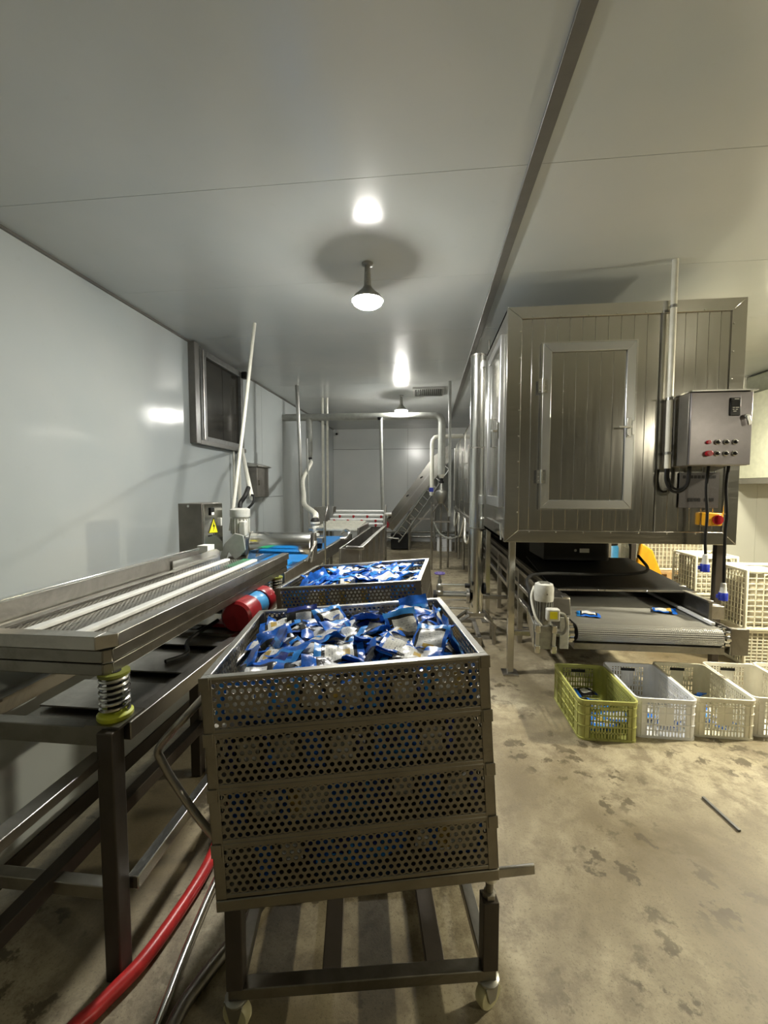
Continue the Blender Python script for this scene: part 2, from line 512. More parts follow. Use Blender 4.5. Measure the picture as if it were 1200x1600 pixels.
# ceiling vent
vt = thing('ceiling_vent', 'slatted steel air vent set in the ceiling beside the far lamp', 'vent', (0, 7.66, CEIL - 0.03))
vb = MB(); vb.box(-0.28, 0.27, 7.37, 7.40, CEIL - 0.03, CEIL); vb.box(-0.28, 0.27, 7.93, 7.96, CEIL - 0.03, CEIL)
vb.box(-0.28, -0.25, 7.40, 7.93, CEIL - 0.03, CEIL); vb.box(0.24, 0.27, 7.40, 7.93, CEIL - 0.03, CEIL)
vb.build('vent_frame', 'galvanised', vt)
MB().box(-0.25, 0.24, 7.40, 7.93, CEIL - 0.006, CEIL - 0.001).build('vent_backing', 'seam_dark', vt)
sl0 = None
for k in range(14):
    x = -0.235 + k * 0.0355
    if sl0 is None:
        sl0 = MB().bar((x, 7.40, CEIL - 0.02), (x, 7.93, CEIL - 0.02), 0.004, 0.022, (0.5, 0, 1)).build('vent_slat', 'galvanised', vt)
    else:
        copy_part(sl0, vt, (k * 0.0355, 0, 0))

# ------------------------------------------------------------------ lamps
def lamp(i, x, y, strength, label):
    dz = 0.5 if x > 2 else 0.035
    z = CEIL - dz
    t = thing('pendant_lamp', label, 'lamp', (x, y, z), 'pendant lamps')
    mname = 'lamp_glow_%d' % i
    emit_mat(mname, LAMP_WARM if x > 2 else LAMP_COL, strength)
    MB().lathe([(0.045, CEIL), (0.045, CEIL - 0.012), (0.022, CEIL - 0.02)], (x, y, 0)).build('ceiling_plate', 'motor_grey', t)
    MB().cyl((x, y, CEIL - 0.012), (x, y, z - 0.15), 0.022, 0.030, 14).build('stem', 'motor_grey', t)
    MB().lathe([(0.032, z - 0.14), (0.045, z - 0.16), (0.075, z - 0.19), (0.105, z - 0.215), (0.126, z - 0.245), (0.124, z - 0.251), (0.09, z - 0.236), (0.0, z - 0.236)], (x, y, 0), 28).build('housing', 'galvanised', t)
    MB().lathe([(0.085, z - 0.238), (0.112, z - 0.25), (0.110, z - 0.268), (0.085, z - 0.286), (0.0, z - 0.294)], (x, y, 0), 28).build('glowing_glass', mname, t)
    return t
for i, (x, y, s, lab) in enumerate(LAMPS):
    lamp(i, x, y, s, lab)

# ------------------------------------------------------------------ stainless steel drying cabin at the right
BX0, BX1, BY0, BY1, BZ0, BZ1 = 0.635, 2.43, 3.56, 5.15, 1.145, 3.06
cb = thing('steel_drying_cabin', 'large stainless steel cabin on legs with a hinged front door', 'machine', (1.5, 4.3, 0))
MB().box(BX0 + 0.03, BX1 - 0.03, BY0 + 0.03, BY1, BZ0 + 0.02, BZ1 - 0.02).build('cabin_core', 'steel_panel', cb)
# vertical cladding strips on the front, either side of the seam at x=1.82
def strips(x0, x1, n, y, depth, z0, z1, par, mat='steel_panel', skip=None):
    w = (x1 - x0) / n
    src = None
    for k in range(n):
        a = x0 + w * k
        if src is None:
            src = MB().box(a + 0.0004, a + w - 0.0004, y, y + depth, z0, z1).build('cladding_strip', mat, par, 0.0025)
        else:
            copy_part(src, par, (w * k, 0, 0))
strips(BX0 + 0.10, 1.815, 11, BY0 + 0.006, 0.03, BZ0 + 0.1, BZ1 - 0.09, cb)
strips(1.825, BX1 - 0.09, 6, BY0 + 0.006, 0.03, BZ0 + 0.1, BZ1 - 0.09, cb)
MB().box(1.815, 1.825, BY0 - 0.002, BY0 + 0.02, BZ0 + 0.1, BZ1 - 0.09).build('seam_strip', 'trim_grey', cb)
# mitred trim frame on the front
t_, b_, l_, r_ = 0.095, 0.10, 0.115, 0.105
def quad_plate(poly, y0, y1, name):
    return MB().prism(poly, y0, y1, 'y').build(name, 'steel_trim', cb, 0.003)
quad_plate([(BX0, BZ1), (BX1, BZ1), (BX1 - r_, BZ1 - t_), (BX0 + l_, BZ1 - t_)], BY0 - 0.008, BY0 + 0.03, 'corner_trim')
quad_plate([(BX0, BZ0), (BX0 + l_, BZ0 + b_), (BX1 - r_, BZ0 + b_), (BX1, BZ0)], BY0 - 0.008, BY0 + 0.03, 'corner_trim')
quad_plate([(BX0, BZ0), (BX0, BZ1), (BX0 + l_, BZ1 - t_), (BX0 + l_, BZ0 + b_)], BY0 - 0.008, BY0 + 0.03, 'corner_trim')
quad_plate([(BX1, BZ0), (BX1 - r_, BZ0 + b_), (BX1 - r_, BZ1 - t_), (BX1, BZ1)], BY0 - 0.008, BY0 + 0.03, 'corner_trim')
# left and right and top skins
MB().box(BX0, BX0 + 0.03, BY0 + 0.03, BY1, BZ0, BZ1).build('side_skin', 'steel_trim', cb, 0.003)
MB().box(BX1 - 0.03, BX1, BY0 + 0.03, BY1, BZ0, BZ1).build('side_skin', 'steel_panel', cb, 0.003)
MB().box(BX0, BX1, BY0 + 0.03, BY1, BZ1 - 0.03, BZ1).build('roof_skin', 'steel_trim', cb, 0.003)
MB().box(BX0, BX1, BY0 + 0.03, BY1, BZ0, BZ0 + 0.03).build('floor_skin', 'steel_trim', cb, 0.003)
# screws along the trim: too small to pick apart
sc = MB()
for k in range(8):
    z = BZ0 + 0.25 + k * 0.21
    sc.lathe([(0.007, 0), (0.006, -0.004), (0.002, -0.006)], (BX0 + l_ - 0.012, BY0 - 0.008, z), 8, 'y')
    sc.lathe([(0.007, 0), (0.006, -0.004), (0.002, -0.006)], (BX1 - r_ + 0.012, BY0 - 0.008, z), 8, 'y')
for k in range(8):
    x = BX0 + 0.2 + k * 0.215
    sc.lathe([(0.007, 0), (0.006, -0.004), (0.002, -0.006)], (x, BY0 - 0.008, BZ1 - t_ + 0.012), 8, 'y')
    sc.lathe([(0.007, 0), (0.006, -0.004), (0.002, -0.006)], (x, BY0 - 0.008, BZ0 + b_ - 0.012), 8, 'y')
stuff(sc.build('screws', 'steel_bright', cb))
# front door: aluminium frame, ribbed leaf, hinges, latch
DX0, DX1, DZ0, DZ1 = 0.915, 1.625, 1.43, 2.755
door = MB()
door.box(DX0 + 0.05, DX1 - 0.05, BY0 - 0.012, BY0 + 0.01, DZ0 + 0.05, DZ1 - 0.05)
dr = door.build('door', 'steel_panel', cb)
src = None
for k in range(6):
    w = (DX1 - DX0 - 0.14) / 6; a = DX0 + 0.07 + w * k
    if src is None:
        src = MB().box(a + 0.0004, a + w - 0.0004, BY0 - 0.018, BY0 - 0.011, DZ0 + 0.07, DZ1 - 0.07).build('door_strip', 'steel_panel', dr, 0.002)
    else: copy_part(src, dr, (w * k, 0, 0))
fw = 0.068
for poly in ([(DX0, DZ1), (DX1, DZ1), (DX1 - fw, DZ1 - fw), (DX0 + fw, DZ1 - fw)], [(DX0, DZ0), (DX0 + fw, DZ0 + fw), (DX1 - fw, DZ0 + fw), (DX1, DZ0)],
             [(DX0, DZ0), (DX0, DZ1), (DX0 + fw, DZ1 - fw), (DX0 + fw, DZ0 + fw)], [(DX1, DZ0), (DX1 - fw, DZ0 + fw), (DX1 - fw, DZ1 - fw), (DX1, DZ1)]):
    MB().prism(poly, BY0 - 0.032, BY0 - 0.002, 'y').build('door_frame', 'aluminium', dr, 0.004)
ob = MB()
ob.box(DX0 - 0.012, DX0, BY0 - 0.03, BY0, DZ0 - 0.01, DZ1 + 0.01); ob.box(DX1, DX1 + 0.012, BY0 - 0.03, BY0, DZ0 - 0.01, DZ1 + 0.01)
ob.box(DX0, DX1, BY0 - 0.03, BY0, DZ1, DZ1 + 0.01); ob.box(DX0, DX1, BY0 - 0.03, BY0, DZ0 - 0.012, DZ0)
ob.build('door_surround', 'steel_bright', dr)
for z in (2.42, 1.69):
    h = MB(); h.box(DX0 - 0.035, DX0 - 0.004, BY0 - 0.04, BY0 - 0.03, z - 0.055, z + 0.055); h.box(DX0 + 0.004, DX0 + 0.035, BY0 - 0.042, BY0 - 0.032, z - 0.055, z + 0.055)
    h.cyl((DX0, BY0 - 0.04, z - 0.055), (DX0, BY0 - 0.04, z + 0.055), 0.009, n=10)
    for dz in (-0.035, 0, 0.035):
        for dx in (-0.02, 0.02):
            h.lathe([(0.005, 0), (0.003, -0.003)], (DX0 + dx, BY0 - 0.042, z + dz), 8, 'y')
    h.build('hinge', 'steel_bright', dr)
lt = MB(); lt.box(DX1 - 0.06, DX1 - 0.025, BY0 - 0.045, BY0 - 0.032, 2.0, 2.15); lt.box(DX1 - 0.02, DX1 + 0.0, BY0 - 0.04, BY0 - 0.03, 2.02, 2.13)
lt.cyl((DX1 - 0.043, BY0 - 0.045, 2.08), (DX1 - 0.043, BY0 - 0.075, 2.08), 0.012, n=12)
lt.bar((DX1 - 0.043, BY0 - 0.07, 2.08), (DX1 - 0.13, BY0 - 0.07, 2.078), 0.012, 0.014)
lt.cyl((DX1 - 0.043, BY0 - 0.045, 2.02), (DX1 - 0.043, BY0 - 0.055, 2.02), 0.012, n=12)
lt.build('door_latch', 'steel_bright', dr, 0.002)
# door on the left flank
fd = MB(); fd.box(BX0 - 0.018, BX0, 3.70, 4.38, 1.46, 2.86)
sd = fd.build('side_door', 'steel_panel', cb)
sf = MB()
sf.box(BX0 - 0.034, BX0, 3.66, 3.73, 1.43, 2.89); sf.box(BX0 - 0.034, BX0, 4.35, 4.42, 1.43, 2.89)
sf.box(BX0 - 0.034, BX0, 3.73, 4.35, 1.43, 1.52); sf.box(BX0 - 0.034, BX0, 3.73, 4.35, 2.82, 2.89)
sf.build('door_frame', 'aluminium', sd, 0.004)
lt = MB(); lt.box(BX0 - 0.05, BX0 - 0.034, 3.68, 3.71, 2.02, 2.16); lt.cyl((BX0 - 0.05, 3.695, 2.09), (BX0 - 0.085, 3.695, 2.09), 0.012, n=10)
lt.bar((BX0 - 0.08, 3.695, 2.09), (BX0 - 0.08, 3.83, 2.11), 0.012, 0.014); lt.build('door_latch', 'steel_bright', sd)
gh = MB().tube([(BX0 - 0.01, 4.02, 2.24), (BX0 - 0.05, 4.02, 2.24), (BX0 - 0.05, 4.02, 1.98), (BX0 - 0.01, 4.02, 1.98)], 0.009, 8).build('grab_handle', 'steel_bright', sd)
# lower flap trim on the flank
MB().tube([(BX0 - 0.006, 3.66, 1.15), (BX0 - 0.006, 3.72, 1.28), (BX0 - 0.006, 4.5, 1.28)], 0.008, 6).build('flank_edge', 'steel_bright', cb)
# legs
for (x, y) in ((0.71, 3.60), (2.33, 3.60), (0.71, 5.0), (2.33, 5.0)):
    l = MB(); l.box(x - 0.026, x + 0.026, y - 0.026, y + 0.026, 0.012, BZ0)
    lg = l.build('leg', 'steel_trim' if x < 1 else 'iron_leg', cb, 0.003)
    MB().box(x - 0.065, x + 0.065, y - 0.065, y + 0.065, 0, 0.012).build('foot_plate', 'steel_work', lg)
# rating plate under the control cabinet and isolator switch
pl = MB().box(1.99, 2.28, BY0 - 0.014, BY0 - 0.008, 1.44, 1.72).build('rating_plate', 'sign_plate', cb)
me = pl.data
uvl = me.uv_layers.new(name='UV')
for p in me.polygons:
    for li in p.loop_indices:
        c = me.vertices[me.loops[li].vertex_index].co
        uvl.data[li].uv = ((c.x + 1.5 - 1.99) / 0.29, (c.z - 1.44) / 0.28)
for z, h, x0, x1 in ((1.685, 0.024, 2.01, 2.26), (1.505, 0.026, 2.03, 2.25)):
    n = 9
    for k in range(n):
        if (k * 7 + int(z * 100)) % 5 == 0: continue
        w = (x1 - x0) / n
        MB().box(x0 + w * k, x0 + w * (k + 0.78), BY0 - 0.0155, BY0 - 0.014, z - h / 2, z + h / 2).build('plate_glyph', 'black_plastic', pl)
sw = MB().box(2.165, 2.285, BY0 - 0.06, BY0 - 0.008, 1.30, 1.40).build('isolator_switch', 'orange_paint', cb, 0.006)
sw['label'] = 'yellow isolator switch box'
kn = MB(); kn.cyl((2.25, BY0 - 0.06, 1.35), (2.25, BY0 - 0.075, 1.35), 0.038, n=20); kn.box(2.242, 2.258, BY0 - 0.095, BY0 - 0.075, 1.315, 1.385)
kn.build('switch_knob', 'red_button', sw, 0.002)
MB().tube([(BX0 + 0.0, 4.6, BZ1), (BX0, 4.6, BZ1 + 0.1)], 0.008).build('roof_stub', 'steel_work', cb)

# control cabinet on the front of the cabin
CX0, CX1, CYF, CZ0, CZ1 = 1.925, 2.345, 3.335, 1.765, 2.31
cc = thing('control_cabinet', 'grey control cabinet with two rows of buttons on the cabin front', 'control panel', ((CX0 + CX1) / 2, BY0, CZ0))
MB().box(CX0, CX1, CYF + 0.02, BY0 - 0.008, CZ0, CZ1 - 0.006).build('cabinet_body', 'cabinet_grey', cc, 0.004)
cd = MB().box(CX0 + 0.004, CX1 + 0.004, CYF, CYF + 0.018, CZ0 + 0.003, CZ1 - 0.01).build('cabinet_door', 'cabinet_purple_grey', cc, 0.004)
MB().box(CX0 - 0.005, CX1 + 0.025, CYF - 0.02, BY0 - 0.01, CZ1 - 0.006, CZ1 + 0.004).build('rain_lip', 'steel_bright', cc)
kp = MB().box(2.19, 2.26, CYF - 0.012, CYF, 2.125, 2.255).build('display_panel', 'black_plastic', cd, 0.003)
MB().box(2.198, 2.252, CYF - 0.0135, CYF - 0.0121, 2.19, 2.235).build('display_screen', 'screen_black', kp)
for (x, z, w) in ((2.215, 2.243, 0.03), (2.205, 2.182, 0.014), (2.225, 2.182, 0.022), (2.205, 2.168, 0.012), (2.225, 2.168, 0.014), (2.21, 2.155, 0.02)):
    MB().box(x, x + w, CYF - 0.0135, CYF - 0.0119, z, z + 0.004).build('display_mark', 'white_paint', kp)
hd = MB(); hd.cyl((2.295, CYF, 2.118), (2.295, CYF - 0.03, 2.118), 0.016, n=14)
hd.bar((2.293, CYF - 0.034, 2.125), (2.312, CYF - 0.034, 2.055), 0.012, 0.026, (1, 0, 0.2))
hd.build('door_handle', 'steel_bright', cd, 0.003)
for r, z in enumerate((1.935, 1.852)):
    for k in range(4):
        x = 2.055 + k * 0.06
        if k == 0:
            bt = MB(); bt.cyl((x, CYF, z), (x, CYF - (0.02 if r == 0 else 0.035), z), 0.014 if r == 0 else 0.02, n=16)
            bo = bt.build('push_button', 'red_button', cd, 0.003)
            bo['label'] = 'red push button' if r == 0 else 'red emergency stop button'
        else:
            bo = MB().lathe([(0.019, 0), (0.019, -0.010), (0.013, -0.012)], (x, CYF, z), 18, 'y').build('push_button', 'steel_bright', cd)
            MB().lathe([(0.0125, -0.010), (0.0125, -0.022), (0.008, -0.025)], (x, CYF, z), 16, 'y').build('button_cap', 'black_plastic', bo)
# conduit from the ceiling and its cables
cd_ = thing('conduit_pipe', 'pale vertical conduit from the ceiling down the cabin front', 'pipe', (1.87, 3.5, 1.74))
MB().cyl((1.868, 3.50, 1.75), (1.868, 3.50, CEIL), 0.022, n=14).build('pipe', 'white_pipe', cd_)
for z in (1.86, 2.28, 2.98):
    MB().cyl((1.868, 3.50, z), (1.868, 3.50, z + 0.02), 0.027, n=14).build('pipe_clip', 'galvanised', cd_)
cl = MB().tube(smooth_path([(1.86, 3.5, 1.76), (1.855, 3.49, 1.66), (1.89, 3.48, 1.58), (1.95, 3.47, 1.57), (2.0, 3.46, 1.63), (2.01, 3.46, 1.765)]), 0.011, 8)
cl.tube(smooth_path([(1.875, 3.5, 1.76), (1.875, 3.49, 1.67), (1.905, 3.48, 1.60), (1.955, 3.47, 1.59), (1.995, 3.46, 1.64), (2.003, 3.46, 1.765)]), 0.009, 8)
tag(cl.build('cable_loop', 'black_rubber'), 'black cable loop hanging between conduit and control cabinet', 'cable')
for (x, zb, lab) in ((2.125, 1.09, 'white and blue plug on the shorter black cable under the control cabinet'), (2.265, 0.87, 'white and blue plug on the longer black cable at the cabin corner')):
    t = thing('hanging_plug', lab, 'plug', (x, 3.42, zb), 'plugs hanging from the control cabinet')
    path = smooth_path([(x - 0.005, 3.42, 1.77), (x - 0.015, 3.42, 1.60), (x, 3.42, 1.4), (x - 0.006, 3.42, 1.22), (x, 3.42, zb)])
    MB().tube(path, 0.0105, 8).build('cable', 'black_rubber', t)
    MB().lathe([(0.012, zb), (0.018, zb - 0.005), (0.022, zb - 0.06), (0.027, zb - 0.075)], (x, 3.42, 0), 14).build('plug_grip', 'white_paint', t)
    MB().lathe([(0.027, zb - 0.075), (0.031, zb - 0.08), (0.031, zb - 0.135), (0.026, zb - 0.137)], (x, 3.42, 0), 14).build('plug_collar', 'plug_blue', t)
    MB().box(x - 0.045, x - 0.026, 3.41, 3.43, zb - 0.12, zb - 0.09).build('plug_tab', 'plug_blue', t)

# second tunnel behind the cabin, rounded top, going back
tn = thing('steel_tunnel', 'long stainless steel tunnel with a rounded top behind the cabin', 'machine', (1.4, 8, 0))
TX0, TX1, TZ0, TZ1 = 0.66, 2.35, 1.08, 2.80
prof = [(TX0, TZ0)] + [(TX0 + 0.28 - 0.28 * math.cos(a), TZ1 - 0.28 + 0.28 * math.sin(a)) for a in [i * PI / 16 for i in range(9)]]
prof += [(TX1 - 0.28 + 0.28 * math.sin(a), TZ1 - 0.28 + 0.28 * math.cos(a)) for a in [i * PI / 16 for i in range(9)]] + [(TX1, TZ0)]
MB().prism(prof, BY1 + 0.01, 10.5, 'y').build('tunnel_body', 'steel_panel', tn, 0, 30)
prof2 = [(TX0 + (p - TX0) * 1.0 + (-0.012 if p < 1.5 else 0.012), q + (0.012 if q > 2.5 else 0)) for p, q in prof]
for y in (5.3, 6.5, 7.7, 8.9, 10.1):
    MB().prism(prof2, y, y + 0.05, 'y').build('tunnel_band', 'steel_trim', tn, 0, 30)
MB().box(TX0 - 0.03, TX0, BY1 + 0.02, 10.5, TZ0 - 0.04, TZ0 + 0.05).build('tunnel_sill', 'steel_work', tn, 0.004)
for y in (6.9, 8.2):
    w = MB().box(TX0 - 0.022, TX0, y, y + 0.55, 1.35, 2.3).build('inspection_door', 'steel_bright', tn, 0.004)
    MB().tube([(TX0 - 0.02, y + 0.1, 2.0), (TX0 - 0.06, y + 0.1, 2.0), (TX0 - 0.06, y + 0.1, 1.75), (TX0 - 0.02, y + 0.1, 1.75)], 0.01, 8).build('door_handle', 'steel_bright', w)
for y in (5.6, 6.9, 8.2, 9.4, 10.4):
    for x in (TX0 + 0.03, TX1 - 0.03):
        MB().cyl((x, y, 0), (x, y, TZ0), 0.028, n=10).build('leg', 'steel_work', tn)
for (ya, yb_, d) in ((6.0, 7.2, 0.3), (7.4, 8.6, 0.35), (8.8, 10.0, 0.3)):
    c = smooth_path([(TX0 - 0.02, ya, TZ0), (TX0 - 0.06, ya + 0.3 * (yb_ - ya), TZ0 - d), (TX0 - 0.06, ya + 0.7 * (yb_ - ya), TZ0 - d), (TX0 - 0.02, yb_, TZ0)])
    MB().tube(c, 0.018, 8).build('drain_hose', 'white_pipe', tn)
for y, za, zb in ((6.0, 2.55, 1.55), (9.7, 2.5, 1.3)):
    MB().tube([(TX0 - 0.06, y, za), (TX0 - 0.06, y, zb)], 0.02, 8).build('standpipe', 'steel_bright', tn)

# ------------------------------------------------------------------ outfeed conveyor under the cabin
cv = thing('outfeed_conveyor', 'wide steel mesh belt conveyor running out beneath the steel cabin', 'conveyor', (1.6, 3.2, 0))
VX0, VX1, VZ = 1.09, 2.075, 0.592
bl = MB()
# belt: fine transverse rods read as ribs, round nose at the front
prof = [(9.5, VZ)] + [(3.16 + 0.058 * math.sin(a), VZ - 0.058 + 0.058 * math.cos(a)) for a in [-(i) * PI / 8 for i in range(9)]] + [(9.5, VZ - 0.116)]
bl.prism(prof, VX0, VX1, 'x')
bt = bl.build('mesh_belt', 'black_rubber', cv, 0, 50)
# ribs of the belt: transverse rods on the visible run
rib = MB()
y = 3.16
while y < 4.0:
    rib.cyl((VX0, y, VZ + 0.001), (VX1, y, VZ + 0.001), 0.0055, n=6, caps=False); y += 0.0145
for i in range(14):
    a = -i * PI / 14
    rib.cyl((VX0, 3.16 + 0.06 * math.sin(a), VZ - 0.058 + 0.06 * math.cos(a)), (VX1, 3.16 + 0.06 * math.sin(a), VZ - 0.058 + 0.06 * math.cos(a)), 0.0055, n=6, caps=False)
stuff(rib.build('belt_rods', 'chain_mesh', bt))
wv = MB()   # woven spirals crossing the rods, seen on the nose
x = VX0 + 0.006
while x < VX1:
    pts = [(3.30, VZ + 0.004), (3.16, VZ + 0.004)] + [(3.16 + 0.064 * math.sin(-i * PI / 8), VZ - 0.058 + 0.064 * math.cos(-i * PI / 8)) for i in range(1, 9)]
    for (y0, z0), (y1, z1) in zip(pts[:-1], pts[1:]):
        wv.add([(x, y0, z0), (x + 0.005, y0, z0), (x + 0.005, y1, z1), (x, y1, z1)], [(0, 1, 2, 3)])
    x += 0.0125
stuff(wv.build('belt_spirals', 'chain_mesh', bt, 0, 0))
MB().box(VX0 - 0.02, VX1 + 0.02, 3.12, 3.26, VZ - 0.175, VZ - 0.125).build('scraper_pan', 'steel_dark', cv, 0.004)
# side plates
for s, x in ((-1, VX0 - 0.03), (1, VX1 + 0.03)):
    MB().box(x - 0.012, x + 0.012, 3.30, 9.5, VZ - 0.14, VZ + 0.15).build('side_plate', 'steel_dark', cv, 0.003)
    MB().box(x - 0.02, x + 0.02, 3.30, 9.5, VZ + 0.15, VZ + 0.165).build('side_lip', 'steel_work', cv, 0.003)
MB().bar((VX1 - 0.012, 3.2, VZ + 0.02), (VX1 - 0.012, 4.6, VZ + 0.035), 0.028, 0.022).build('guide_strip', 'white_strip', cv, 0.004)
# right hand bearing end
rb = MB(); rb.box(VX1 + 0.045, VX1 + 0.16, 3.10, 3.14, VZ - 0.17, VZ + 0.02); rb.box(VX1 + 0.04, VX1 + 0.055, 3.10, 3.5, VZ - 0.17, VZ + 0.02)
rb.build('end_bracket', 'steel_dark', cv, 0.004)
rb = MB(); rb.box(VX1 + 0.04, VX1 + 0.14, 3.32, 3.36, VZ + 0.02, VZ + 0.12); rb.box(VX1 + 0.04, VX1 + 0.14, 3.36, 4.4, VZ + 0.105, VZ + 0.12)
rb.build('outer_rail', 'steel_work', cv, 0.004)
for x in (VX0 - 0.045, VX1 + 0.02):
    h = MB().lathe([(0.055, -0.015), (0.06, 0.0), (0.06, 0.02), (0.03, 0.03)], (x, 3.16, VZ - 0.058), 18, 'x')
    for k in range(10):
        a = 2 * PI * k / 10
        h.box(x - 0.012, x + 0.018, 3.16 + 0.066 * math.cos(a) - 0.008, 3.16 + 0.066 * math.cos(a) + 0.008, VZ - 0.058 + 0.066 * math.sin(a) - 0.008, VZ - 0.058 + 0.066 * math.sin(a) + 0.008)
    h.build('sprocket', 'steel_bright', cv)
# left corner guard
MB().prism([(3.27, VZ + 0.03), (3.30, VZ + 0.16), (3.42, VZ + 0.17), (3.42, VZ + 0.0)], VX0 - 0.13, VX0 + 0.01, 'x').build('corner_guard', 'steel_dark', cv, 0.012)
# undercarriage at the left: three rails and uprights
for z in (0.45, 0.60, 0.75):
    MB().box(0.93, 0.97, 3.55, 9.5, z - 0.02, z + 0.02).build('frame_rail', 'steel_work', cv, 0.003)
for x in (0.95, 2.15):
    for y in (3.75, 4.35, 4.95, 5.6, 6.6, 7.6, 8.6):
        MB().box(x - 0.025, x + 0.025, y - 0.025, y + 0.025, 0.43 if y not in (4.35, 5.6, 7.6) else 0.0, 0.77).build('frame_post', 'steel_work', cv, 0.003)
MB().box(0.95, 2.15, 4.33, 4.37, 0.12, 0.16).build('cross_tie', 'steel_work', cv, 0.003)
MB().box(0.70, 0.95, 3.58, 3.62, 0.34, 0.38).build('cross_tie', 'steel_work', cv, 0.003)
MB().box(0.30, 0.95, 4.90, 4.94, 0.30, 0.34).build('cross_tie', 'steel_work', cv, 0.003)
# black rubber hood over the belt, sloping back under the cabin
hdm = MB(); hdm.add([(1.06, 3.60, 0.745), (2.17, 3.60, 0.755), (2.10, 4.6, 0.86), (1.06, 4.6, 0.86), (1.06, 3.60, 0.737), (2.17, 3.60, 0.747), (2.10, 4.6, 0.85), (1.06, 4.6, 0.85)],
                    [(0, 1, 2, 3), (7, 6, 5, 4), (0, 4, 5, 1), (1, 5, 6, 2), (2, 6, 7, 3), (3, 7, 4, 0)])
hd_ = hdm.build('rubber_hood', 'black_rubber', cv)
MB().bar((1.06, 3.597, 0.742), (2.20, 3.597, 0.752), 0.006, 0.014).build('hood_edge', 'steel_work', hd_)
for x in (1.1, 1.16, 1.25, 1.42, 1.47, 1.8):
    MB().lathe([(0.007, 0), (0.004, -0.005)], (x, 3.594, 0.743 + (x - 1.06) * 0.009), 8, 'y').build('hood_bolt', 'steel_bright', hd_)
# black tub hanging under the cabin
tb = thing('black_tub', 'black plastic tub with a white sticker beneath the cabin', 'tub', (1.48, 4.5, 0.87))
pr = []
for i in range(5): pr.append((1.74 + 0.06 * math.sin(i * PI / 8), 4.30 + 0.06 - 0.06 * math.cos(i * PI / 8)))
poly = [(1.16, 4.30)] + pr + [(1.80, 4.9), (1.16, 4.9)]
MB().prism(poly, 0.872, 1.10, 'z').build('tub_body', 'black_plastic', tb, 0.008)
MB().prism([(p + (0.015 if p > 1.5 else -0.015), q - (0.015 if q < 4.5 else 0)) for p, q in poly], 1.10, 1.125, 'z').build('tub_rim', 'black_plastic', tb, 0.006)
MB().box(1.505, 1.595, 4.292, 4.2995, 0.955, 0.995).build('sticker', 'label_white', tb)
MB().lathe([(0.014, 0), (0.012, -0.004)], (1.465, 4.30, 0.975), 12, 'y').build('rivet', 'galvanised', tb)
# cable looping over the hood
tag(MB().tube(smooth_path([(0.80, 3.24, 0.62), (0.785, 3.27, 0.78), (0.80, 3.40, 0.875), (0.95, 3.48, 0.90), (1.4, 3.66, 0.865), (1.75, 3.75, 0.86), (1.95, 3.9, 0.875), (2.06, 4.3, 0.93)], 10), 0.013, 8).build('motor_cable', 'black_rubber'),
    'dark cable looping from the gear motor across the black hood', 'cable')

# gear motor at the left front of the conveyor
gm = thing('gear_motor', 'upright pale gear motor bolted to the conveyor front corner', 'motor', (0.86, 3.13, 0.4))
mx, my = 0.855, 3.14
MB().lathe([(0.055, 0.60), (0.055, 0.78), (0.060, 0.785)], (mx, my, 0), 24).build('motor_barrel', 'motor_grey', gm)
fins = MB()
for k in range(20):
    a = 2 * PI * k / 20
    fins.bar((mx + 0.06 * math.cos(a), my + 0.06 * math.sin(a), 0.63), (mx + 0.06 * math.cos(a), my + 0.06 * math.sin(a), 0.77), 0.004, 0.016, (math.cos(a), math.sin(a), 0))
fins.build('cooling_fins', 'motor_grey', gm)
MB().lathe([(0.066, 0.77), (0.069, 0.79), (0.069, 0.865), (0.062, 0.893), (0.045, 0.900), (0.0, 0.902)], (mx, my, 0), 28).build('fan_cover', 'motor_paint', gm)
gr = MB()
for k in range(5):
    gr.box(mx - 0.035, mx + 0.035, my - 0.034 + k * 0.016, my - 0.030 + k * 0.016, 0.901, 0.9045)
gr.build('fan_grille', 'motor_grey', gm)
MB().lathe([(0.006, 0), (0.004, -0.006)], (mx + 0.005, my - 0.069, 0.83), 8, 'y').build('cover_screw', 'steel_dark', gm)
jb = MB().box(mx - 0.005, mx + 0.085, my - 0.115, my - 0.055, 0.645, 0.735).build('terminal_box', 'motor_paint', gm, 0.010)
MB().box(mx + 0.014, mx + 0.066, my - 0.117, my - 0.114, 0.665, 0.717).build('terminal_plate', 'warn_yellow', jb)
gb = MB(); gb.box(mx - 0.062, mx + 0.062, my - 0.062, my + 0.062, 0.42, 0.60)
gb.build('gearbox', 'motor_grey', gm, 0.010)
for x in (mx - 0.058, mx + 0.058):
    for z in (0.425, 0.575):
        MB().box(x - 0.018, x + 0.018, my - 0.085, my - 0.055, z - 0.025, z + 0.03).build('mounting_lug', 'steel_bright', gm, 0.004)
    MB().box(x - 0.013, x + 0.013, my - 0.075, my - 0.055, 0.43, 0.585).build('mounting_bar', 'aluminium', gm, 0.003)
MB().box(mx + 0.105, mx + 0.165, my - 0.06, my - 0.04, 0.43, 0.66).build('torque_arm', 'motor_paint', gm, 0.004)
MB().prism([(my - 0.02, 0.42), (my + 0.19, 0.56), (my + 0.19, 0.66), (my - 0.02, 0.60)], mx - 0.075, mx - 0.063, 'x').build('side_flange', 'steel_bright', gm, 0.004)
MB().cyl((mx + 0.06, my, 0.53), (VX0 - 0.04, my, 0.53), 0.028, n=16).build('drive_shaft', 'steel_work', gm)
MB().tube(smooth_path([(mx - 0.055, my + 0.06, 0.86), (mx - 0.085, my + 0.02, 0.78), (mx - 0.07, my - 0.05, 0.66), (mx - 0.03, my - 0.07, 0.60)]), 0.009, 8).build('motor_lead', 'white_pipe', gm)
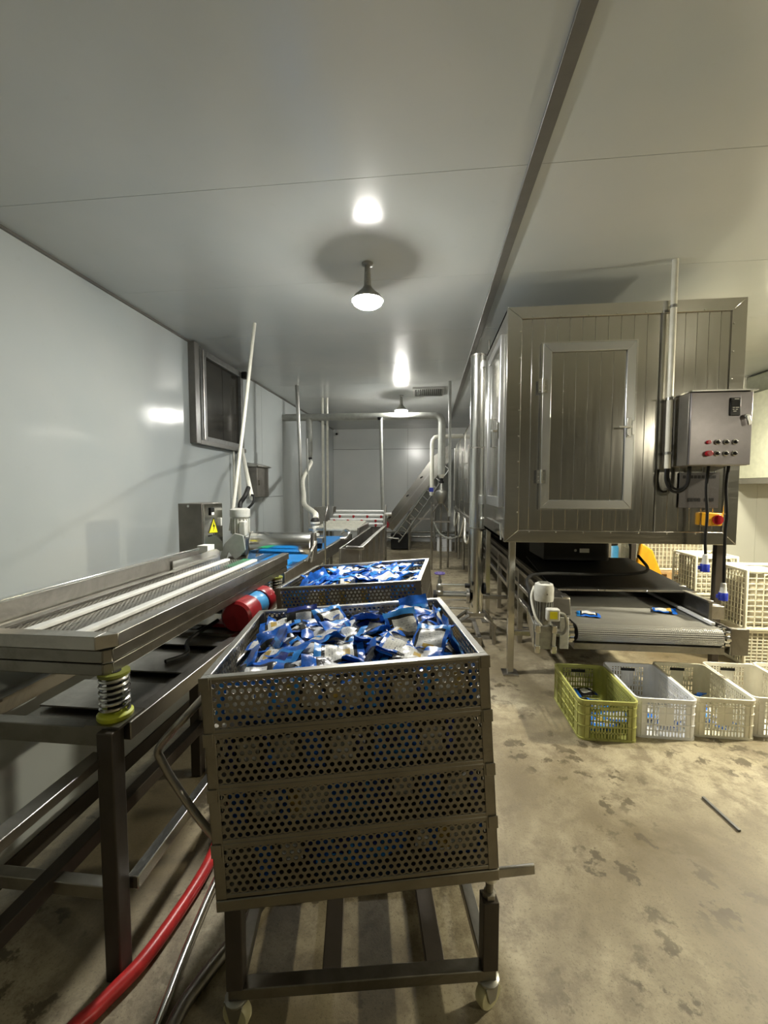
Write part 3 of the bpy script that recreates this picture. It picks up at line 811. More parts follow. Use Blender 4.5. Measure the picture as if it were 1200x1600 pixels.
MB().tube(smooth_path([(mx + 0.07, my - 0.08, 0.71), (mx + 0.13, my - 0.07, 0.68), (mx + 0.15, my - 0.06, 0.60), (mx + 0.12, my - 0.06, 0.545), (mx + 0.08, my - 0.06, 0.55)]), 0.011, 8).build('motor_lead', 'galvanised', gm)

# ------------------------------------------------------------------ perforated sheet
def perf_sheet(w, h, pitch, r, sides=12, margin=0.010):
    """sheet in local x (0..w), z (0..h), staggered round holes, solid border; returns MB"""
    mb = MB()
    ry = pitch * math.sqrt(3) / 2
    nx = int((w - 2 * margin - pitch * 0.5) / pitch); nz = int((h - 2 * margin) / ry)
    ox = (w - (nx + 0.5) * pitch) / 2 + pitch / 2; oz = (h - nz * ry) / 2 + ry / 2
    R = pitch / math.sqrt(3)
    per = sides // 6
    for j in range(nz):
        for i in range(nx):
            cx = ox + i * pitch + (pitch / 2 if j % 2 else 0) - pitch * 0.0; cz = oz + j * ry
            vs = []
            for k in range(sides):
                a = PI / 6 + 2 * PI * k / sides
                seg = k // per; t = (k % per) / per
                a0 = PI / 6 + seg * PI / 3; a1 = a0 + PI / 3
                hx = R * (math.cos(a0) * (1 - t) + math.cos(a1) * t); hz = R * (math.sin(a0) * (1 - t) + math.sin(a1) * t)
                vs.append((cx + hx, 0, cz + hz)); vs.append((cx + r * math.cos(a), 0, cz + r * math.sin(a)))
            fs = [(2 * k, 2 * ((k + 1) % sides), 2 * ((k + 1) % sides) + 1, 2 * k + 1) for k in range(sides)]
            mb.add(vs, fs)
    # solid border just behind the ragged edge of the hole field
    x0 = ox - pitch * 0.5 - 0.001; x1 = ox + (nx - 0.5) * pitch + pitch * 0.5 + 0.001; z0 = oz - ry * 0.68; z1 = oz + (nz - 1) * ry + ry * 0.68
    e = 0.0004; iz = ry * 0.17; ix = pitch * 0.5
    mb.add([(0, e, 0), (w, e, 0), (w, e, z0 + iz), (0, e, z0 + iz)], [(0, 1, 2, 3)])
    mb.add([(0, e, z1 - iz), (w, e, z1 - iz), (w, e, h), (0, e, h)], [(0, 1, 2, 3)])
    mb.add([(0, e, z0 + iz), (x0 + 0.0, e, z0 + iz), (x0 + 0.0, e, z1 - iz), (0, e, z1 - iz)], [(0, 1, 2, 3)])
    mb.add([(x1, e, z0 + iz), (w, e, z0 + iz), (w, e, z1 - iz), (x1, e, z1 - iz)], [(0, 1, 2, 3)])
    # half cells left open by the stagger
    for j in range(nz):
        cz = oz + j * ry
        if j % 2: a, b = x0, x0 + ix + 0.002
        else: a, b = x1 - ix - 0.002, x1
        mb.add([(a, e, cz - ry * 0.36), (b, e, cz - ry * 0.36), (b, e, cz + ry * 0.36), (a, e, cz + ry * 0.36)], [(0, 1, 2, 3)])
    return mb
_psheets = {}
def perf_obj(name, key, w, h, pitch, r, sides, mat, parent, M, thick=0.002, margin=0.010):
    k = (key, mat)
    if k not in _psheets:
        _psheets[k] = perf_sheet(w, h, pitch, r, sides, margin).mesh(name, mat, (0, 0, 0), 0)
    o = bpy.data.objects.new(name, _psheets[k]); COL.objects.link(o); o.parent = parent
    o.matrix_local = M
    if thick:
        sm = o.modifiers.new('thickness', 'SOLIDIFY'); sm.thickness = thick; sm.offset = 0
    return o

# ------------------------------------------------------------------ vibrating table along the left wall
vtb = thing('vibrating_table', 'long perforated steel vibrating table on springs along the left wall', 'table', (-1.2, 2.0, 0))
TXL, TXR, TYF, TYB, TZ = -1.47, -1.0, 1.185, 2.80, 1.12
M = Matrix.Translation(Vector((TXL, TYF + 0.03, TZ - 0.012)) - Vector((-1.2, 2.0, 0))) @ Matrix(((1, 0, 0, 0), (0, 0, 1, 0), (0, -1, 0, 0), (0, 0, 0, 1)))
perf_obj('perforated_deck', 'deck', TXR - TXL - 0.06, TYB - TYF - 0.12, 0.0165, 0.0054, 6, 'steel_work', vtb, M, 0.0, 0.004)
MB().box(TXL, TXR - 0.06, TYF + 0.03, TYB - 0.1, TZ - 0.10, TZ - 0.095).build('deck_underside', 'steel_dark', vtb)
# three stacked rails under the deck, chamfered near corner
def ring(inset, z0, z1, name, mat, ch=0.045):
    a = inset
    outer = [(TXL - 0.02, TYF + a), (TXR - ch - a, TYF + a), (TXR - a, TYF + ch + a), (TXR - a, TYB + 0.1), (TXL - 0.02, TYB + 0.1)]
    w = 0.05
    m = MB()
    m.prism([(TXL - 0.02, TYF + a), (TXR - ch - a, TYF + a), (TXR - ch - a, TYF + a + w), (TXL - 0.02, TYF + a + w)], z0, z1, 'z')
    m.prism([(TXR - ch - a, TYF + a), (TXR - a, TYF + ch + a), (TXR - a - w, TYF + ch + a + 0.01), (TXR - ch - a, TYF + a + w)], z0, z1, 'z')
    m.prism([(TXR - a, TYF + ch + a), (TXR - a, TYB + 0.1), (TXR - a - w, TYB + 0.1), (TXR - a - w, TYF + ch + a + 0.01)], z0, z1, 'z')
    return m.build(name, mat, vtb, 0.003)
ring(0.0, TZ - 0.036, TZ + 0.008, 'deck_rim', 'steel_work')
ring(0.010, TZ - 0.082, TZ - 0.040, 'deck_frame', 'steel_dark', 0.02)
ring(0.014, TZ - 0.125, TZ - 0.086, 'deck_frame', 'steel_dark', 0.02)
# left upright splash plate with folded top edge
sp = MB(); sp.box(TXL - 0.02, TXL - 0.012, TYF + 0.0, 2.55, TZ - 0.12, TZ + 0.082)
pz = sp.build('splash_plate', 'steel_work', vtb)
MB().box(TXL - 0.035, TXL - 0.008, TYF, 2.55, TZ + 0.078, TZ + 0.09).build('plate_edge', 'steel_bright', pz, 0.002)
MB().prism([(2.25, TZ - 0.1), (2.25, TZ + 0.052), (2.75, TZ + 0.052), (2.80, TZ + 0.03), (2.80, TZ - 0.1)], TXL - 0.008, TXL + 0.0, 'x').build('plate_extension', 'steel_bright', vtb)
MB().bar((TXL + 0.006, TYF + 0.01, TZ + 0.002), (TXL + 0.006, 2.74, TZ + 0.002), 0.02, 0.012).build('deck_fillet', 'steel_bright', vtb)
# white wear strips
for x in (-1.335, -1.145):
    MB().box(x - 0.019, x + 0.019, TYF + 0.045, 2.64, TZ - 0.010, TZ + 0.006).build('wear_strip', 'white_strip', vtb, 0.004)
# springs
def coil(x, y, z0, z1, r, turns, wr=0.0055):
    pts = []
    n = int(turns * 18)
    for i in range(n + 1):
        a = 2 * PI * i / 18
        pts.append((x + r * math.cos(a), y + r * math.sin(a), z0 + (z1 - z0) * i / n))
    return MB().tube(pts, wr, 6)
for (x, y) in ((-1.025, 1.235), (-1.57, 1.235), (-1.025, 2.70), (-1.57, 2.70)):
    so = coil(x, y, 0.868, 0.99, 0.041, 6.5).build('spring', 'steel_bright', vtb)
    MB().cyl((x, y, 0.85), (x, y, 1.0), 0.022, n=12).build('spring_core', 'black_rubber', so)
    MB().lathe([(0.050, 0.845), (0.053, 0.850), (0.053, 0.860), (0.047, 0.866), (0.03, 0.868)], (x, y, 0), 22).build('spring_seat', 'yellow_rubber', so)
    MB().lathe([(0.03, 0.984), (0.043, 0.985), (0.047, 0.989), (0.047, 0.998)], (x, y, 0), 22).build('spring_seat', 'olive_rubber', so)
    MB().box(x - 0.06, x + 0.06, y - 0.06, y + 0.06, 0.836, 0.845).build('spring_plate', 'steel_dark', so)
# fixed frame below: top rails, catch tray, legs, stretchers
for x in (-0.985, -1.56):
    MB().box(x - 0.025, x + 0.025, 1.22, 2.90, 0.775, 0.836).build('frame_rail', 'steel_work', vtb, 0.003)
for y in (1.20, 2.06, 2.9):
    MB().box(-1.535, -1.01, y - 0.022, y + 0.022, 0.775, 0.836).build('frame_rail', 'steel_dark', vtb, 0.003)
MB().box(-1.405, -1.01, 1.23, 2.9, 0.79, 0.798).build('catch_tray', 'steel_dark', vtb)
for y0 in (1.32, 1.62, 1.92, 2.22, 2.52):
    MB().box(-1.39, -1.03, y0, y0 + 0.2, 0.812, 0.818).build('tray_plate', 'steel_work', vtb)
for (x, y) in ((-1.0, 1.18), (-1.57, 1.18), (-1.27, 2.12), (-1.0, 2.88), (-1.57, 2.88)):
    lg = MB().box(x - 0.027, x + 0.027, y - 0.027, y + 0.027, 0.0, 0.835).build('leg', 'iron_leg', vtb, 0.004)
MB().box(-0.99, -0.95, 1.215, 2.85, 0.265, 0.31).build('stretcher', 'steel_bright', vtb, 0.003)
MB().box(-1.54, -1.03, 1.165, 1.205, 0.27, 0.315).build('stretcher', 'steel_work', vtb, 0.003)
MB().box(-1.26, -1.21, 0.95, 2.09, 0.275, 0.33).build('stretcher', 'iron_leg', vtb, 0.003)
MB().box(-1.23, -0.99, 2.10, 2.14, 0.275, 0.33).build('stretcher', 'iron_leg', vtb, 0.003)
MB().bar((-1.045, 1.19, 0.735), (-1.045, 0.60, 0.735), 0.05, 0.03).build('tray_lip', 'steel_work', vtb, 0.003)
# closing sheet at the back of the frame
MB().box(-1.64, -1.63, 0.4, 2.9, 0.14, 0.93).build('back_sheet', 'wall_panel', vtb)
MB().box(-1.65, -1.62, 0.4, 2.9, 0.06, 0.14).build('sheet_rail', 'iron_leg', vtb)

# vibration motor under the deck
vm = thing('vibration_motor', 'dark red round vibration motor under the table beside the front basket', 'motor', (-1.05, 2.2, 0.84))
MB().lathe([(0.0, 2.07), (0.072, 2.072), (0.086, 2.085), (0.086, 2.215), (0.078, 2.235), (0.06, 2.24)], (-1.01, 0, 0.912), 28, 'y').build('end_cap', 'red_paint', vm)
MB().lathe([(0.07, 2.24), (0.075, 2.25), (0.075, 2.35), (0.07, 2.36)], (-1.01, 0, 0.912), 24, 'y').build('motor_barrel', 'blue_paint', vm)
MB().lathe([(0.08, 2.36), (0.085, 2.37), (0.085, 2.45), (0.06, 2.47)], (-1.01, 0, 0.912), 24, 'y').build('end_cap', 'red_paint', vm)
MB().box(-1.17, -0.97, 2.12, 2.42, 0.838, 0.858).build('motor_foot', 'red_paint', vm, 0.004)
MB().tube(smooth_path([(-1.15, 2.15, 0.87), (-1.2, 1.95, 0.83), (-1.12, 1.8, 0.825), (-1.16, 1.7, 0.825)]), 0.01, 8).build('motor_lead', 'black_rubber', vm)

# ------------------------------------------------------------------ pouches
def pouch_mesh(idx, design):
    rnd = random.Random(100 + idx)
    W, L = 0.126 * rnd.uniform(0.95, 1.05), 0.168 * rnd.uniform(0.95, 1.05)
    nu, nv = 10, 14
    bend = rnd.uniform(-0.016, 0.010); tw = rnd.uniform(-0.010, 0.010); th = rnd.uniform(0.007, 0.012)
    ph = [rnd.uniform(0, 6.28) for _ in range(6)]
    def surf(u, v, side):
        x = (u - 0.5) * W; y = (v - 0.5) * L
        e = min(u, 1 - u) * 2; g = min(v, 1 - v) * 2
        puff = min(1, e * 2.2) ** 0.6 * min(1, g * 2.0) ** 0.6 if e > 0.02 and g > 0.02 else 0.0
        z = side * th * puff
        z += bend * ((2 * v - 1) ** 2) + tw * (2 * u - 1) * (2 * v - 1)
        z += 0.0035 * math.sin(9 * u + 5 * v + ph[0]) + 0.0025 * math.sin(17 * v - 6 * u + ph[1]) + 0.002 * math.sin(23 * u + ph[2]) * (1 - puff)
        z += 0.004 * math.sin(6 * v + ph[3]) * (1 - g)
        return (x, y, z)
    mb = MB(); me_uv = []
    for side in (1, -1):
        base = len(mb.v)
        for j in range(nv + 1):
            for i in range(nu + 1):
                mb.v.append(surf(i / nu, j / nv, side)); me_uv.append((i / nu, j / nv))
        for j in range(nv):
            for i in range(nu):
                a = base + j * (nu + 1) + i
                q = [a, a + 1, a + nu + 2, a + nu + 1]
                mb.f.append(q if side > 0 else q[::-1])
                # print layout, cell by cell: 0 blue 1 black 2 label 3 gold 4 navy 5 text 6 sky
                m = 0
                if design == 0:      # white label panel in a black frame, blue ends
                    if 2 <= j <= 11 and 1 <= i <= 8: m = 1
                    if 3 <= j <= 10 and 2 <= i <= 8: m = 2
                    if 4 <= j <= 5 and 4 <= i <= 6: m = 3
                    if j >= 12: m = 6
                elif design == 1:    # text panel nearly to the blue border
                    if 2 <= j <= 11 and 2 <= i <= 7: m = 5
                    if j <= 0 or j >= 13: m = 6
                elif design == 2:    # black with a blue band
                    m = 1
                    if j <= 3: m = 0
                    if j >= 12: m = 4
                    if 6 <= j <= 10 and 3 <= i <= 7: m = 5
                elif design == 3:    # blue, navy back
                    m = 0 if (j < 4 or j > 9) else 6
                    if 5 <= j <= 8 and 3 <= i <= 6: m = 4
                else:                # large pale panel
                    if 3 <= j <= 12 and 1 <= i <= 8: m = 2
                    if 3 <= j <= 5 and 3 <= i <= 7: m = 3
                    if 3 <= j <= 4 and i < 3: m = 1
                if side < 0:
                    m = {2: 5, 3: 5}.get(m, m) if design in (1, 4) else (4 if m in (2, 3) else m)
                mb.mi.append(m)
    me = bpy.data.meshes.new('pouch')
    me.from_pydata(mb.v, [], mb.f)
    for m in ('film_blue', 'film_black', 'film_label', 'film_gold', 'film_navy', 'film_label_text', 'film_sky'):
        me.materials.append(MATS[m])
    me.polygons.foreach_set('material_index', mb.mi)
    ul = me.uv_layers.new(name='UV')
    for p in me.polygons:
        for li in p.loop_indices:
            ul.data[li].uv = me_uv[me.loops[li].vertex_index]
    me.shade_smooth()
    return me
POUCH = {d: [pouch_mesh(d * 10 + k, d) for k in range(3)] for d in range(5)}
LOOK = {0: 'black-framed blue pouch', 1: 'blue pouch with printed text', 2: 'black pouch with blue band', 3: 'plain blue foil pouch', 4: 'blue pouch with large pale label'}
def pouch(d, M, where, group):
    o = bpy.data.objects.new('food_pouch', random.choice(POUCH[d])); COL.objects.link(o)
    o.matrix_world = M
    tag(o, LOOK[d] + ' ' + where, 'pouch', group)
    return o

# ------------------------------------------------------------------ stacked perforated baskets
BW, BD, BH = 0.80, 0.688, 0.1576
def basis(o, yaw, roll, pit):
    return Matrix.Translation(Vector(o)) @ Matrix.Rotation(yaw, 4, 'Z') @ Matrix.Rotation(roll, 4, 'Y') @ Matrix.Rotation(pit, 4, 'X')
def basket(Mtop, level, label, group):
    """Mtop: frame at the front-left top corner of the stack; level 0 is the top basket"""
    t = thing('perforated_basket', label, 'basket', (0, 0, 0), group)
    t.matrix_world = Mtop @ Matrix.Translation((0, 0, -(level + 1) * BH))
    h = BH - 0.004
    I = Matrix.Identity(4)
    perf_obj('front_panel', 'long', BW, h, 0.0214, 0.0068, 12, 'basket_steel', t, I)
    perf_obj('back_panel', 'long', BW, h, 0.0214, 0.0068, 12, 'basket_steel', t, Matrix.Translation((0, BD, 0)))
    Rz = Matrix.Rotation(PI / 2, 4, 'Z')
    perf_obj('side_panel', 'short', BD, h, 0.0214, 0.0068, 12, 'basket_steel', t, Rz)
    perf_obj('side_panel', 'short', BD, h, 0.0214, 0.0068, 12, 'basket_steel', t, Matrix.Translation((BW, 0, 0)) @ Rz)
    fl_ = MB().box(0.004, BW - 0.004, 0.004, BD - 0.004, 0.0, 0.004).build('basket_floor', 'steel_dark', t, local=True)
    # folded rim
    rw = 0.020
    for a in ((-0.004, BW + 0.004, -0.004, rw), (-0.004, BW + 0.004, BD - rw, BD + 0.004), (-0.004, rw, rw, BD - rw), (BW - rw, BW + 0.004, rw, BD - rw)):
        MB().box(a[0], a[1], a[2], a[3], h - 0.003, h + 0.005).build('rim', 'basket_rim' if level == 0 else 'basket_steel', t, 0.002, local=True)
    for a in ((-0.003, BW + 0.003, -0.003, 0.004),):
        MB().box(a[0], a[1], a[2], a[3], 0.0, 0.012).build('bottom_fold', 'basket_steel', t, 0.002, local=True)
    for x in (-0.004, BW - 0.026):
        for y in (-0.004, BD - 0.026):
            cnr = MB(); cnr.box(x, x + 0.030, y, y + 0.004 if y < 0.1 else y + 0.030, 0.0, h); cnr.box(x if x < 0.1 else x + 0.026, (x if x < 0.1 else x + 0.026) + 0.004, y, y + 0.03, 0, h)
            cnr.build('corner_strip', 'basket_steel', t, 0.001, local=True)
    for x in (-0.007, BW - 0.021):
        MB().box(x, x + 0.028, -0.008, -0.004, h - 0.03, h + 0.006).build('corner_tab', 'basket_steel', t, 0.001, local=True)
    return t
M1 = basis((-0.6167, 1.0564, 1.0767), 0.1708, -0.0553, -0.0254)
blabels = ['topmost perforated steel basket of the front stack, heaped with blue pouches', 'second perforated steel basket from the top of the front stack', 'third perforated steel basket from the top of the front stack', 'lowest perforated steel basket of the front stack, resting on the trolley']
for k in range(4):
    basket(M1, k, blabels[k], 'perforated steel baskets')
M2 = basis((-0.8342, 2.1978, 1.044), -0.0672, -0.0947, 0.0)
basket(M2, 0, 'perforated steel basket of blue pouches behind the front stack', 'perforated steel baskets')
basket(M2, 1, 'perforated steel basket under the rear pouch basket', 'perforated steel baskets')

def rand_rot(tilt):
    return Matrix.Rotation(random.uniform(0, 2 * PI), 4, 'Z') @ Matrix.Rotation(random.gauss(0, tilt), 4, 'X') @ Matrix.Rotation(random.gauss(0, tilt), 4, 'Y')
def heap(M, top_fn, nx, ny, layers, where, group, weights):
    for L_ in range(layers):
        for j in range(ny):
            for i in range(nx):
                u = (i + 0.5 + random.uniform(-0.35, 0.35)) / nx; v = (j + 0.5 + random.uniform(-0.35, 0.35)) / ny
                u = min(max(u, 0.0), 1.0); v = min(max(v, 0.0), 1.0)
                x = 0.085 + u * (BW - 0.17); y = 0.085 + v * (BD - 0.17)
                z = top_fn(u, v) - 0.026 * L_ + random.uniform(-0.012, 0.012)
                d = random.choices(range(5), weights)[0]
                pouch(d, M @ Matrix.Translation((x, y, z)) @ rand_rot(0.24), where + ', %s %s' % (('front', 'middle', 'back')[int(v * 2.999)], ('left', 'centre', 'right')[int(u * 2.999)]), group)
def top1(u, v):
    return -0.046 + 0.020 * math.sin(PI * u) * math.sin(PI * v) + 0.03 * max(0, u - 0.75) * 4 * v - 0.012 * (1 - v) 
heap(M1, top1, 8, 7, 2, 'heaped in the topmost front basket', 'pouches heaped in the front basket', [8, 3, 7, 1, 5])
heap(M2, lambda u, v: -0.034 + 0.012 * math.sin(PI * u), 7, 6, 1, 'heaped in the rear basket', 'pouches heaped in the rear basket', [4, 4, 2, 3, 5])
# some stand leaning at the walls of the top basket
for (x, y, z, rz, tx, d) in ((0.68, 0.59, -0.035, 0.2, 0.8, 3), (0.76, 0.42, -0.05, 1.5, 1.2, 4), (0.765, 0.30, -0.055, 1.6, 1.25, 3), (0.60, 0.33, -0.02, 0.3, 0.75, 0), (0.665, 0.21, -0.028, -0.5, 0.6, 0),
                             (0.06, 0.2, -0.06, -1.5, 1.1, 3), (0.12, 0.36, -0.05, -1.2, 0.9, 3), (0.2, 0.56, -0.035, 0.1, 0.9, 2), (0.33, 0.5, -0.02, 0.5, 0.7, 0)):
    pouch(d, M1 @ Matrix.Translation((x, y, z)) @ Matrix.Rotation(rz, 4, 'Z') @ Matrix.Rotation(tx, 4, 'X'), 'leaning in the topmost front basket, %s %s' % (('front', 'middle', 'back')[int(y / BD * 2.99)], ('left', 'inner left', 'inner right', 'right')[int(x / BW * 3.99)]), 'pouches leaning in the front basket')
# pouches pressed against the perforated fronts of the stack
for lev in range(4):
    n = (8, 6, 5, 6)[lev]
    for i in range(n):
        x = 0.09 + (i + random.uniform(0.1, 0.9)) * (BW - 0.18) / n
        d = random.choices(range(5), [3, 2, 2, 3, 5] if lev == 0 else [1, 1, 5, 3, 3])[0]
        pouch(d, M1 @ Matrix.Translation((x, 0.036 + random.uniform(0, 0.02) + 0.008 * lev, -lev * BH - 0.088)) @ Matrix.Rotation(random.uniform(-0.15, 0.15), 4, 'Z') @ Matrix.Rotation(PI / 2 - 0.1, 4, 'X') @ Matrix.Rotation(1.57 + random.choice((0, PI)) + random.uniform(-0.2, 0.2), 4, 'Z'),
              'seen through the %s front, %s' % (('topmost basket', 'second basket', 'third basket', 'lowest basket')[lev], ('far left', 'left', 'centre left', 'centre', 'centre right', 'right', 'far right', 'right end')[int(x / BW * 7.99)]), 'pouches behind perforated front %d' % (lev + 1))
    if lev:
        for k in range(6):
            pouch(random.choice((2, 3)), M1 @ Matrix.Translation((random.uniform(0.12, 0.68), random.uniform(0.12, 0.55), -lev * BH - 0.06 - random.uniform(0, 0.05))) @ rand_rot(0.25),
                  'lying inside the %s' % ('', 'second basket', 'third basket', 'lowest basket')[lev], 'pouches inside stacked basket %d' % (lev + 1))
for i in range(6):
    pouch(random.choice((0, 1, 3, 4)), M2 @ Matrix.Translation((0.1 + i * 0.12, 0.036, -0.085)) @ Matrix.Rotation(PI / 2 - 0.1, 4, 'X') @ Matrix.Rotation(1.57, 4, 'Z'),
          'seen through the perforated rear basket', 'pouches behind the rear basket front')

# ------------------------------------------------------------------ trolley under the front stack
def trolley(M, flo, label, roll=True, full=True):
    """level cart below a basket stack; M is the frame of its floor-plan front-left corner"""
    t = thing('basket_trolley', label, 'trolley', (0, 0, 0), 'basket trolleys')
    t.matrix_world = M
    def part(mb, name, mat, bev=0.003): return mb.build(name, mat, t, bev, local=True)
    for y in (0.02, BD - 0.02):
        part(MB().box(0, BW, y - 0.02, y + 0.02, 0.10, 0.135), 'base_rail', 'steel_dark')
    for x in (0.02, BW - 0.02):
        part(MB().box(x - 0.02, x + 0.02, 0.04, BD - 0.04, 0.10, 0.135), 'base_rail', 'steel_dark')
    for x in (0.30, 0.62):
        part(MB().box(x - 0.03, x + 0.03, 0.04, BD - 0.04, 0.095, 0.13), 'base_slat', 'iron_leg')
    for (x, y) in ((0.02, 0.02), (BW - 0.02, 0.02), (0.02, BD - 0.02), (BW - 0.02, BD - 0.02)):
        part(MB().box(x - 0.024, x + 0.024, y - 0.024, y + 0.024, 0.135, flo - (0.09 if x > 0.4 else 0.02)), 'post', 'iron_leg')
        if x > 0.4:
            j = MB(); j.cyl((x, y, flo - 0.09), (x, y, flo - 0.005), 0.012, n=10)
            jo = part(j, 'jack_bolt', 'steel_dark', 0)
            MB().lathe([(0.02, flo - 0.09), (0.02, flo - 0.075), (0.012, flo - 0.072)], (x, y, 0), 6).build('jack_nut', 'steel_work', jo, local=True)
            MB().lathe([(0.014, flo - 0.035), (0.024, flo - 0.03), (0.024, flo - 0.005), (0.014, flo)], (x, y, 0), 12).build('jack_head', 'steel_bright', jo, local=True)
        # caster
        yaw_c = 0.5 if x > 0.4 else -0.3
        cx, cy = x - (0.03 if x > 0.4 else -0.03), y - 0.02 * (1 if y < 0.3 else -1)
        f = MB(); f.lathe([(0.03, 0.10), (0.035, 0.096), (0.035, 0.09), (0.02, 0.088)], (x, y, 0), 14)
        co = part(f, 'caster', 'galvanised', 0)
        dx, dy = math.cos(yaw_c), math.sin(yaw_c)
        fk = MB()
        for s in (-1, 1):
            fk.prism([(-0.03, 0.09), (0.03, 0.09), (0.012, 0.03), (-0.012, 0.03)], s * 0.02 - 0.002, s * 0.02 + 0.002, 'y')
        fk.xf(Matrix.Translation((x, y, 0)) @ Matrix.Rotation(yaw_c, 4, 'Z')).build('caster_fork', 'galvanised', co, local=True)
        wh = MB().lathe([(0.02, -0.016), (0.038, -0.016), (0.042, -0.010), (0.042, 0.010), (0.038, 0.016), (0.02, 0.016)], (0, 0, 0), 26, 'y')
        wh.xf(Matrix.Translation((x, y, 0.042)) @ Matrix.Rotation(yaw_c, 4, 'Z')).build('caster_wheel', 'nylon_wheel', co, local=True)
    return t
Mc = Matrix.Translation((-0.572, 1.075, 0)) @ Matrix.Rotation(0.1708, 4, 'Z')
tr = trolley(Mc, 0.445, 'dark steel trolley on casters carrying the front basket stack')
# tilted carrying frame below the lowest basket, with its bar sticking out at the right
Mf = M1 @ Matrix.Translation((0, 0, -4 * BH))
def tpart(mb, name, mat, bev=0.003):
    o = mb.build(name, mat, tr, bev, local=True); o.matrix_local = Mc.inverted() @ Mf; return o
tpart(MB().box(-0.005, BW + 0.005, -0.005, 0.035, -0.036, -0.003), 'carrying_rail', 'basket_steel')
tpart(MB().box(-0.005, BW + 0.005, BD - 0.035, BD + 0.005, -0.036, -0.003), 'carrying_rail', 'basket_steel')
for x in (0.015, BW - 0.015):
    tpart(MB().box(x - 0.02, x + 0.02, 0.035, BD - 0.035, -0.036, -0.003), 'carrying_rail', 'steel_dark')
tpart(MB().box(BW - 0.02, BW + 0.115, 0.004, 0.014, -0.040, -0.010), 'side_bar', 'steel_work')
# bent push handle at the left flank
hp = [(-0.66, 1.50, 0.99), (-0.68, 1.33, 0.97), (-0.735, 1.18, 0.90), (-0.80, 1.18, 0.83), (-0.842, 1.185, 0.775), (-0.835, 1.19, 0.735), (-0.79, 1.195, 0.65), (-0.70, 1.20, 0.52), (-0.60, 1.22, 0.40)]
ho = MB().tube(smooth_path(hp, 8), 0.0125, 10).build('push_handle', 'steel_work', tr, local=True)
ho.matrix_local = Mc.inverted()
M2c = Matrix.Translation((-0.80, 2.22, 0)) @ Matrix.Rotation(-0.0672, 4, 'Z')
tr2 = trolley(M2c, 0.70, 'dark steel trolley on casters under the rear pouch basket')

# ------------------------------------------------------------------ hoses on the floor
tag(MB().tube(smooth_path([(-0.98, 0.6, 0.026), (-1.03, 0.95, 0.026), (-0.985, 1.08, 0.026), (-0.94, 1.19, 0.026), (-0.918, 1.32, 0.026), (-0.905, 1.5, 0.026), (-0.915, 1.63, 0.026), (-0.96, 1.9, 0.026), (-1.0, 2.3, 0.026)], 10), 0.024, 14).build('water_hose', 'red_hose'),
    'thick red rubber hose curving along the floor beneath the table', 'hose')
tag(MB().tube(smooth_path([(-0.74, 0.75, 0.018), (-0.785, 1.07, 0.018), (-0.815, 1.26, 0.018), (-0.84, 1.50, 0.018), (-0.845, 1.75, 0.018)], 8), 0.0155, 12).build('floor_pipe', 'steel_bright'),
    'straight bright steel pipe lying on the floor beside the red hose', 'pipe')
tag(MB().tube(smooth_path([(-0.69, 0.75, 0.024), (-0.735, 1.05, 0.024), (-0.71, 1.18, 0.024), (-0.665, 1.30, 0.024), (-0.60, 1.5, 0.024)], 8), 0.022, 12).build('floor_hose', 'steel_dark'),
    'dark hose lying on the floor next to the bright steel pipe', 'hose')
tag(MB().bar((1.42, 2.22, 0.006), (1.452, 2.01, 0.006), 0.014, 0.010).build('floor_stick', 'trim_grey', None, 0.002), 'thin dark stick lying on the open floor', 'stick')

